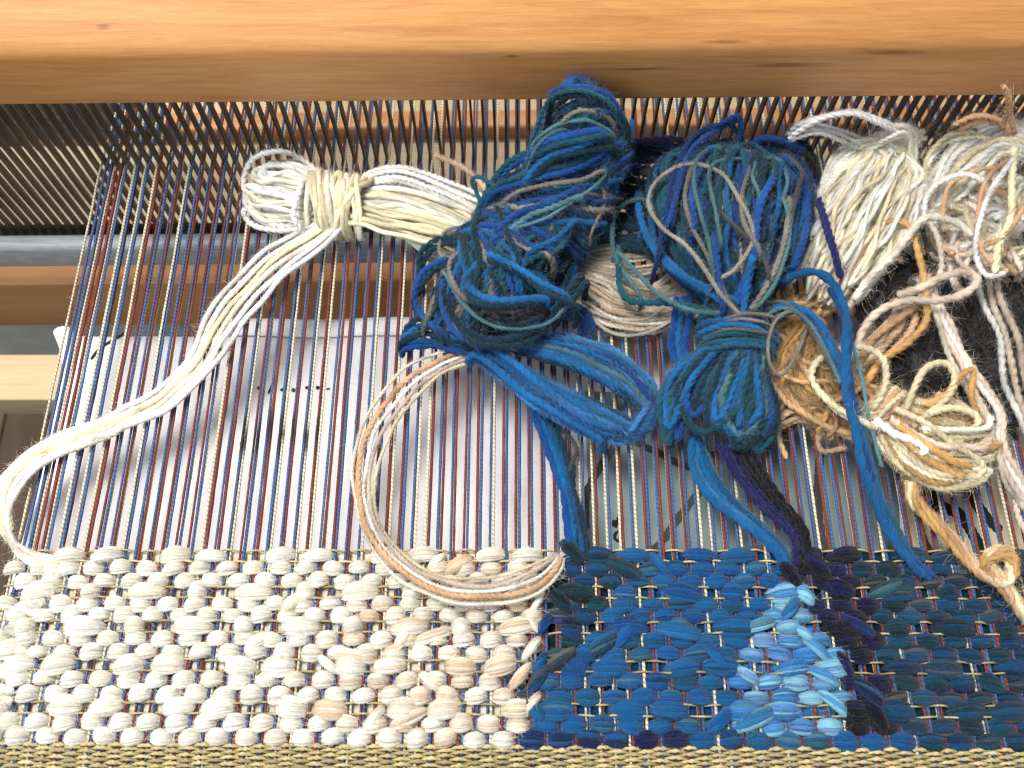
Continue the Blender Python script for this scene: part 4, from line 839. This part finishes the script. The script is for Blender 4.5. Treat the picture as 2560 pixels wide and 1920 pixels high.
# -- ivory butterfly at the upper right
t = thing('yarn_butterfly', D(1840, 480, 0.5), 'broad ivory wool butterfly with a white loop on top, right of the blue ones', 'yarn butterfly')
key = 'f'
iv = [(1962, 300, 1.4, .9, .3), (1932, 335, 1.5, 1.6, .6), (1885, 410, 1.4, 2.0, 1.), (1835, 490, 1.2, 2.2, 1.1), (1790, 570, 1., 2.0, .9), (1750, 650, .8, 1.4, .6)]
bundle(t, key, iv, 130, [(CREAMY, .5), (IVORY, .35), (WHITE, .15)], R=(.07, .105), back=False, shell=.15, drift=.6, wob=.10, u0=(0, .08), u1=(.75, 1), fuzz=1.3, plies=2, sides=7, pitch=.6, step=.1)
for k in range(9): tail(t, key, [(1770, 470 - 2 * k, 1.8), (1778, 430 - 5 * k, 1.9), (1810, 380 - 6 * k, 1.9), (1860, 335 - 4 * k, 1.9), (1920, 300, 1.8), (1955, 290, 1.7)], .10, WHITE * .93 if k % 2 else IVORY, name='yarn_strand', wob=.05)
tail(t, key, [(1705, 300, 1.6), (1725, 275, 1.9), (1780, 252, 2.1), (1840, 247, 2.2), (1895, 262, 2.1), (1945, 285, 1.9)], .13, WHITE, n=2, spread=.15)
tail(t, key, [(1712, 290, 1.4), (1760, 275, 1.5), (1810, 290, 1.5), (1860, 310, 1.5)], .10, WHITE * .85, n=3, spread=.22)
tail(t, key, [(1900, 300, 1.8), (1945, 275, 1.9), (1972, 300, 1.8), (1965, 360, 1.7), (1940, 400, 1.6)], .10, IVORY, n=3, spread=.16)
make_fuzz(key, t, 22, .24, .0022, .5)

# -- dark fuzzy skein far right, beneath everything
t = thing('yarn_skein', D(2060, 720, 0.2), 'black fuzzy mohair skein beneath the beige loops at the right edge', 'yarn skein')
key = 'j'
BK = [(lin(16, 13, 12), .7), (lin(30, 26, 23), .25), (lin(60, 58, 60), .05)]
for k in range(130):
    cx, cy = RNG.uniform(1890, 2250), RNG.uniform(590, 900); a = RNG.uniform(0, 6.28); q = []
    if cx < 1950 and cy > 860: continue
    for j in range(5): a += RNG.uniform(.4, 1.4); q.append((cx + 50 * math.cos(a), cy + 55 * math.sin(a), RNG.uniform(.05, .5)))
    tail(t, key, q, .15, pick(BK), name='yarn_strand', wob=.05, fuzz=1.5, step=.12, sides=7)
make_fuzz(key, t, 20, .55, .0024, .6)

# -- tan skein behind the second blue butterfly
t = thing('yarn_skein', D(1730, 800, 0.2), 'golden brown wool skein half hidden behind the waist of the second blue butterfly', 'yarn skein')
key = 'k'
GB = [(lin(176, 138, 78), .35), (lin(196, 160, 120), .3), (lin(206, 172, 96), .15), (lin(150, 118, 80), .2)]
bundle(t, key, [(1690, 630, .5, .8, .3), (1715, 740, .5, 1.2, .5), (1760, 830, .5, 2.0, .6), (1850, 890, .5, 1.5, .5), (1930, 900, .4, .8, .3)], 64, GB, R=(.10, .14), shell=.15, back=False, drift=.8, wob=.12, u0=(0, .3), u1=(.6, 1), fuzz=1.4, zmin=.08)
wraps(t, key, [(1700, 650, .5, 1., .4), (1730, 790, .5, 1.3, .6), (1840, 900, .5, 1.2, .5)], 16, GB, R=(.10, .13), u=(.1, .9), arc=(0, 3.14), tj=.2, tilt=.1, wob=.12)
for pts in ([(1700, 870, .3), (1680, 930, .3), (1700, 990, .3)], [(1830, 960, .3), (1780, 975, .3), (1770, 935, .3), (1830, 920, .4)], [(1860, 640, .5), (1750, 690, .5), (1690, 640, .5)]): tail(t, key, pts, .11, BEIGE * .8, wob=.1)
for k in range(7): tail(t, key, [(1670, 930 - 8 * k, .4), (1730, 905 - 9 * k, .45), (1800, 930 - 8 * k, .45), (1860, 940 - 5 * k, .4)], .12, BEIGE * .75, name='yarn_strand', wob=.1)
make_fuzz(key, t, 24, .26, .0022, .55)

# -- ivory and tan butterfly, lower right, with thick twisted tail
t = thing('yarn_butterfly', D(1930, 900, 0.5), 'ivory and golden tan wool butterfly with a twisted tan tail, lower right', 'yarn butterfly')
key = 'i'
TI = [(GOLD * .85, .34), (CREAMY, .3), (BEIGE, .2), (PINKISH, .16)]
lob = [(1900, 885, .9, .65, .5), (1945, 915, 1.0, 1.2, .7), (2010, 950, 1.1, 1.85, .9), (2080, 955, 1., 1.75, .8), (2130, 945, .8, 1.1, .5)]
bundle(t, key, lob, 34, TI, R=(.11, .145), shell=.3, u1=(.6, 1.), drift=.2, wob=.06, fuzz=1.2)
wraps(t, key, [(1888, 870, .9, .75, .6), (1925, 895, 1., .85, .7)], 6, [(PEACH, .6), (CREAMY, .4)], R=(.10, .13), arc=(-.4, 3.5), tj=.05)
for c, r, pts in ((CREAMY, .13, [(1930, 885, 1.9), (2000, 915, 2.1), (2060, 960, 2.), (2110, 990, 1.7), (2125, 1020, 1.4), (2080, 1045, 1.3), (2020, 1050, 1.2), (1950, 1010, 1.2), (1905, 950, 1.2), (1900, 920, 1.2)]), (WHITE, .17, [(1890, 905, 1.5), (1930, 935, 1.8), (1970, 950, 1.9), (1995, 970, 1.9), (1985, 985, 1.8)]),
                  (CREAMY, .14, [(1955, 890, 1.7), (1975, 840, 2.), (2000, 795, 2.2), (2040, 785, 2.2), (2062, 815, 2.1), (2045, 860, 2.), (1990, 910, 1.8), (1970, 925, 1.7)]), (GOLD, .14, [(2000, 880, 1.8), (2050, 850, 2.), (2075, 815, 2.1), (2105, 800, 2.), (2100, 850, 1.9), (2110, 900, 1.6)]),
                  (CREAMY, .14, [(2010, 890, 2.), (2060, 880, 2.1), (2110, 900, 1.9), (2100, 930, 1.8), (2040, 935, 1.8), (1990, 930, 1.9)]), (IVORY, .13, [(1990, 925, 2.), (2060, 930, 2.1), (2130, 925, 1.7), (2140, 900, 1.5)]), (GOLD, .15, [(1940, 920, 1.8), (2000, 960, 2.), (2060, 1000, 1.8), (2100, 1010, 1.5)]), (GOLD * .9, .15, [(1940, 935, 1.7), (1990, 985, 1.8), (2050, 1020, 1.6), (2090, 1030, 1.4)]),
                  (CREAMY, .14, [(1893, 925, 1.6), (1840, 900, 1.8), (1790, 870, 1.7), (1757, 825, 1.6), (1762, 785, 1.6), (1800, 760, 1.5), (1860, 750, 1.9), (1900, 770, 2.), (1915, 810, 2.), (1908, 850, 1.9), (1885, 885, 1.6)]), (WHITE * .9, .12, [(1900, 920, 1.6), (1850, 910, 1.6), (1800, 882, 1.6), (1775, 850, 1.5)])):
    tail(t, key, pts, r, c, name='yarn_loop', wob=.03)
tl = [(1965, 1030, .9), (1975, 1080, .7), (2020, 1130, .6), (2070, 1180, .6), (2110, 1225, .7), (2160, 1255, .9), (2185, 1235, 1.1), (2180, 1200, 1.2), (2150, 1195, 1.2), (2130, 1215, 1.), (2170, 1265, .8), (2200, 1310, .6), (2225, 1350, .4)]
for k, c in enumerate((GOLD, CREAMY, BEIGE, PEACH, GOLD)):
    a = 2 * math.pi * k / 5; q = [(x + 9 * math.cos(a + j * 1.1), y + 9 * math.sin(a + j * 1.1), z + .12 * math.sin(a + j * 1.1 + 1)) for j, (x, y, z) in enumerate(tl)]
    tail(t, key, q, .135, c, pitch=.7, fuzz=1.3, wob=.02)
make_fuzz(key, t, 24, .26, .0022, .55)

# -- beige loop with ivory and gold strands, in front of the black skein
t = thing('yarn_loop_cluster', D(1900, 640, 0.8), 'pinkish beige and gold yarn loops crossing in front of the black skein', 'yarn loops')
key = 'h'
for c, r, pts in ((PINKISH, .17, [(1850, 780, .9), (1860, 720, 1.2), (1900, 670, 1.6), (1960, 652, 1.9), (2030, 650, 2.1), (2085, 635, 2.2), (2112, 608, 2.2), (2090, 588, 2.1), (2040, 595, 2.), (1990, 620, 1.8), (1940, 640, 1.6)]), (PEACH * .9, .15, [(1855, 790, .9), (1880, 740, 1.1), (1930, 700, 1.3), (1975, 660, 1.5), (2000, 620, 1.6)]),
                  (GOLD, .15, [(1870, 830, .9), (1905, 780, 1.1), (1960, 740, 1.4), (2000, 690, 1.6), (2000, 640, 1.6), (1985, 560, 1.7), (1965, 490, 1.8), (1920, 480, 1.8), (1880, 510, 1.7), (1850, 570, 1.5), (1825, 620, 1.3)]), (IVORY * .97, .17, [(1845, 650, 1.5), (1880, 600, 1.8), (1930, 550, 2.), (1965, 500, 2.2), (2000, 470, 2.3), (2060, 480, 2.2), (2100, 510, 2.)]),
                  (IVORY * .95, .12, [(2000, 470, 2.2), (2025, 520, 2.), (2030, 590, 1.8), (1985, 650, 1.5)]), (PINKISH * .8, .14, [(1850, 750, .8), (1900, 740, .9), (1930, 690, 1.1), (1960, 640, 1.2)])):
    tail(t, key, pts, r, c, name='yarn_loop', wob=.03, pitch=.6)
tail(t, key, [(1850, 800, .7), (1890, 760, .8), (1950, 700, 1.), (1960, 650, 1.2)], .14, BEIGE, name='yarn_loop', n=4, spread=.26, wob=.06)
make_fuzz(key, t, 34, .3, .0022, .55)

# -- cream and peach tangle at the upper right corner
t = thing('yarn_tangle', D(2120, 430, 0.8), 'loose cream, white and peach yarn tangle at the right edge below the wooden rail', 'yarn tangle')
key = 'g'
GP = [(CREAMY, .36), (PINKISH, .26), (WHITE, .2), (PEACH, .12), (BEIGE, .06)]
for k in range(60):
    cx, cy = RNG.uniform(2040, 2215), RNG.uniform(410, 570); rx, ry = RNG.uniform(25, 80), RNG.uniform(25, 70); a0 = RNG.uniform(0, 6.28); rot = RNG.uniform(0, 3.14); q = []
    for j in range(7):
        a = a0 + j * .75; x, y = rx * math.cos(a), ry * .6 * math.sin(a); q.append((cx + x * math.cos(rot) - y * math.sin(rot), cy + x * math.sin(rot) + y * math.cos(rot), RNG.uniform(.4, 1.7)))
    tail(t, key, q, RNG.uniform(.09, .14), pick(GP), name='yarn_loop', wob=.06, step=.09, fuzz=1.3)
bundle(t, key, [(1990, 470, 1.1, .5, .4), (2040, 390, 1.6, 1.1, .6), (2110, 320, 1.9, 1.0, .6), (2190, 300, 1.8, .8, .5), (2260, 350, 1.5, .8, .5)], 26, [(IVORY, .5), (WHITE, .35), (CREAMY, .15)], R=(.10, .14), back=False, shell=.2, drift=.6, wob=.08, u1=(1, 1), fuzz=1.3)
for c, r, pts in ((WHITE, .12, [(1995, 480, 2.2), (2000, 430, 2.4), (2030, 395, 2.6), (2080, 378, 2.7), (2130, 395, 2.6)]), (PEACH, .09, [(2030, 480, 2.2), (2050, 400, 2.6), (2100, 372, 2.7), (2150, 360, 2.6)]), (PEACH, .09, [(2180, 340, 2.7), (2130, 390, 2.8), (2110, 470, 2.8), (2120, 540, 2.6), (2160, 580, 2.4)]),
                  (WHITE, .12, [(2190, 340, 2.8), (2150, 400, 2.9), (2120, 470, 2.9), (2110, 550, 2.6), (2130, 595, 2.3), (2170, 590, 2.2)]), (CREAMY, .16, [(2190, 300, 2.6), (2190, 390, 2.8), (2185, 460, 2.8), (2160, 530, 2.6), (2150, 590, 2.4)]), (CREAMY, .13, [(2010, 330, 1.8), (2050, 305, 2.1), (2110, 295, 2.2), (2150, 310, 2.1)]),
                  (CREAMY, .13, [(2000, 400, 1.8), (2005, 340, 2.), (2050, 292, 2.2), (2110, 285, 2.2)]), (PEACH * .9, .12, [(2060, 270, 2.), (2110, 250, 2.1), (2160, 262, 2.2), (2190, 290, 2.)]), (PEACH * .9, .13, [(2070, 280, 1.9), (2120, 262, 2.), (2170, 278, 2.), (2180, 320, 1.8)]), (PEACH, .12, [(2165, 275, 4.6), (2175, 235, 5.6), (2172, 200, 6.4), (2168, 183, 6.8)]), (PEACH, .11, [(2185, 290, 4.4), (2180, 240, 5.5), (2178, 205, 6.3)]),
                  (PEACH, .10, [(2215, 440, 2.8), (2180, 500, 2.8), (2120, 540, 2.5)])):
    tail(t, key, pts, r, c, name='yarn_loop', wob=.03)
make_fuzz(key, t, 30, .28, .0022, .55)

# -- pale strands hanging down the right side
t = thing('yarn_tail_loop', D(2120, 800, 0.6), 'pale pinkish yarn strands hanging over the black skein down the right edge', 'yarn tail')
key = 'l'
tail(t, key, [(1995, 600, 1.2), (2030, 680, 1.2), (2065, 760, 1.1), (2110, 840, 1.2), (2145, 900, 1.3), (2155, 960, 1.1), (2185, 1030, .8), (2225, 1090, .5)], .13, PINKISH, n=4, spread=.19, cols=[PINKISH, WHITE * .9, PINKISH, IVORY * .9], pitch=.6, wob=.05)
tail(t, key, [(2130, 580, 1.), (2150, 660, .9), (2180, 740, .8), (2200, 840, .7), (2230, 930, .5)], .14, PINKISH * .85, n=3, spread=.36, cols=[PINKISH * .8, PINKISH * .9, WHITE * .8], pitch=.6)
tail(t, key, [(2190, 1040, .4), (2200, 1120, .3), (2240, 1190, .3)], .12, PINKISH * .8)
make_fuzz(key, t, 26, .22, .0022, .5)

# -- small loose end above the ivory butterfly
t = thing('yarn_end', D(980, 365, 1.0), 'short beige yarn end poking out above the ivory yarn against the reed', 'yarn end')
tail(t, 'm', [(938, 333, 1.6), (965, 345, 1.7), (1000, 362, 1.7), (1040, 400, 1.6), (1060, 450, 1.4)], .12, BEIGE, pitch=.5); make_fuzz('m', t, 20, .2, .0022, .5)
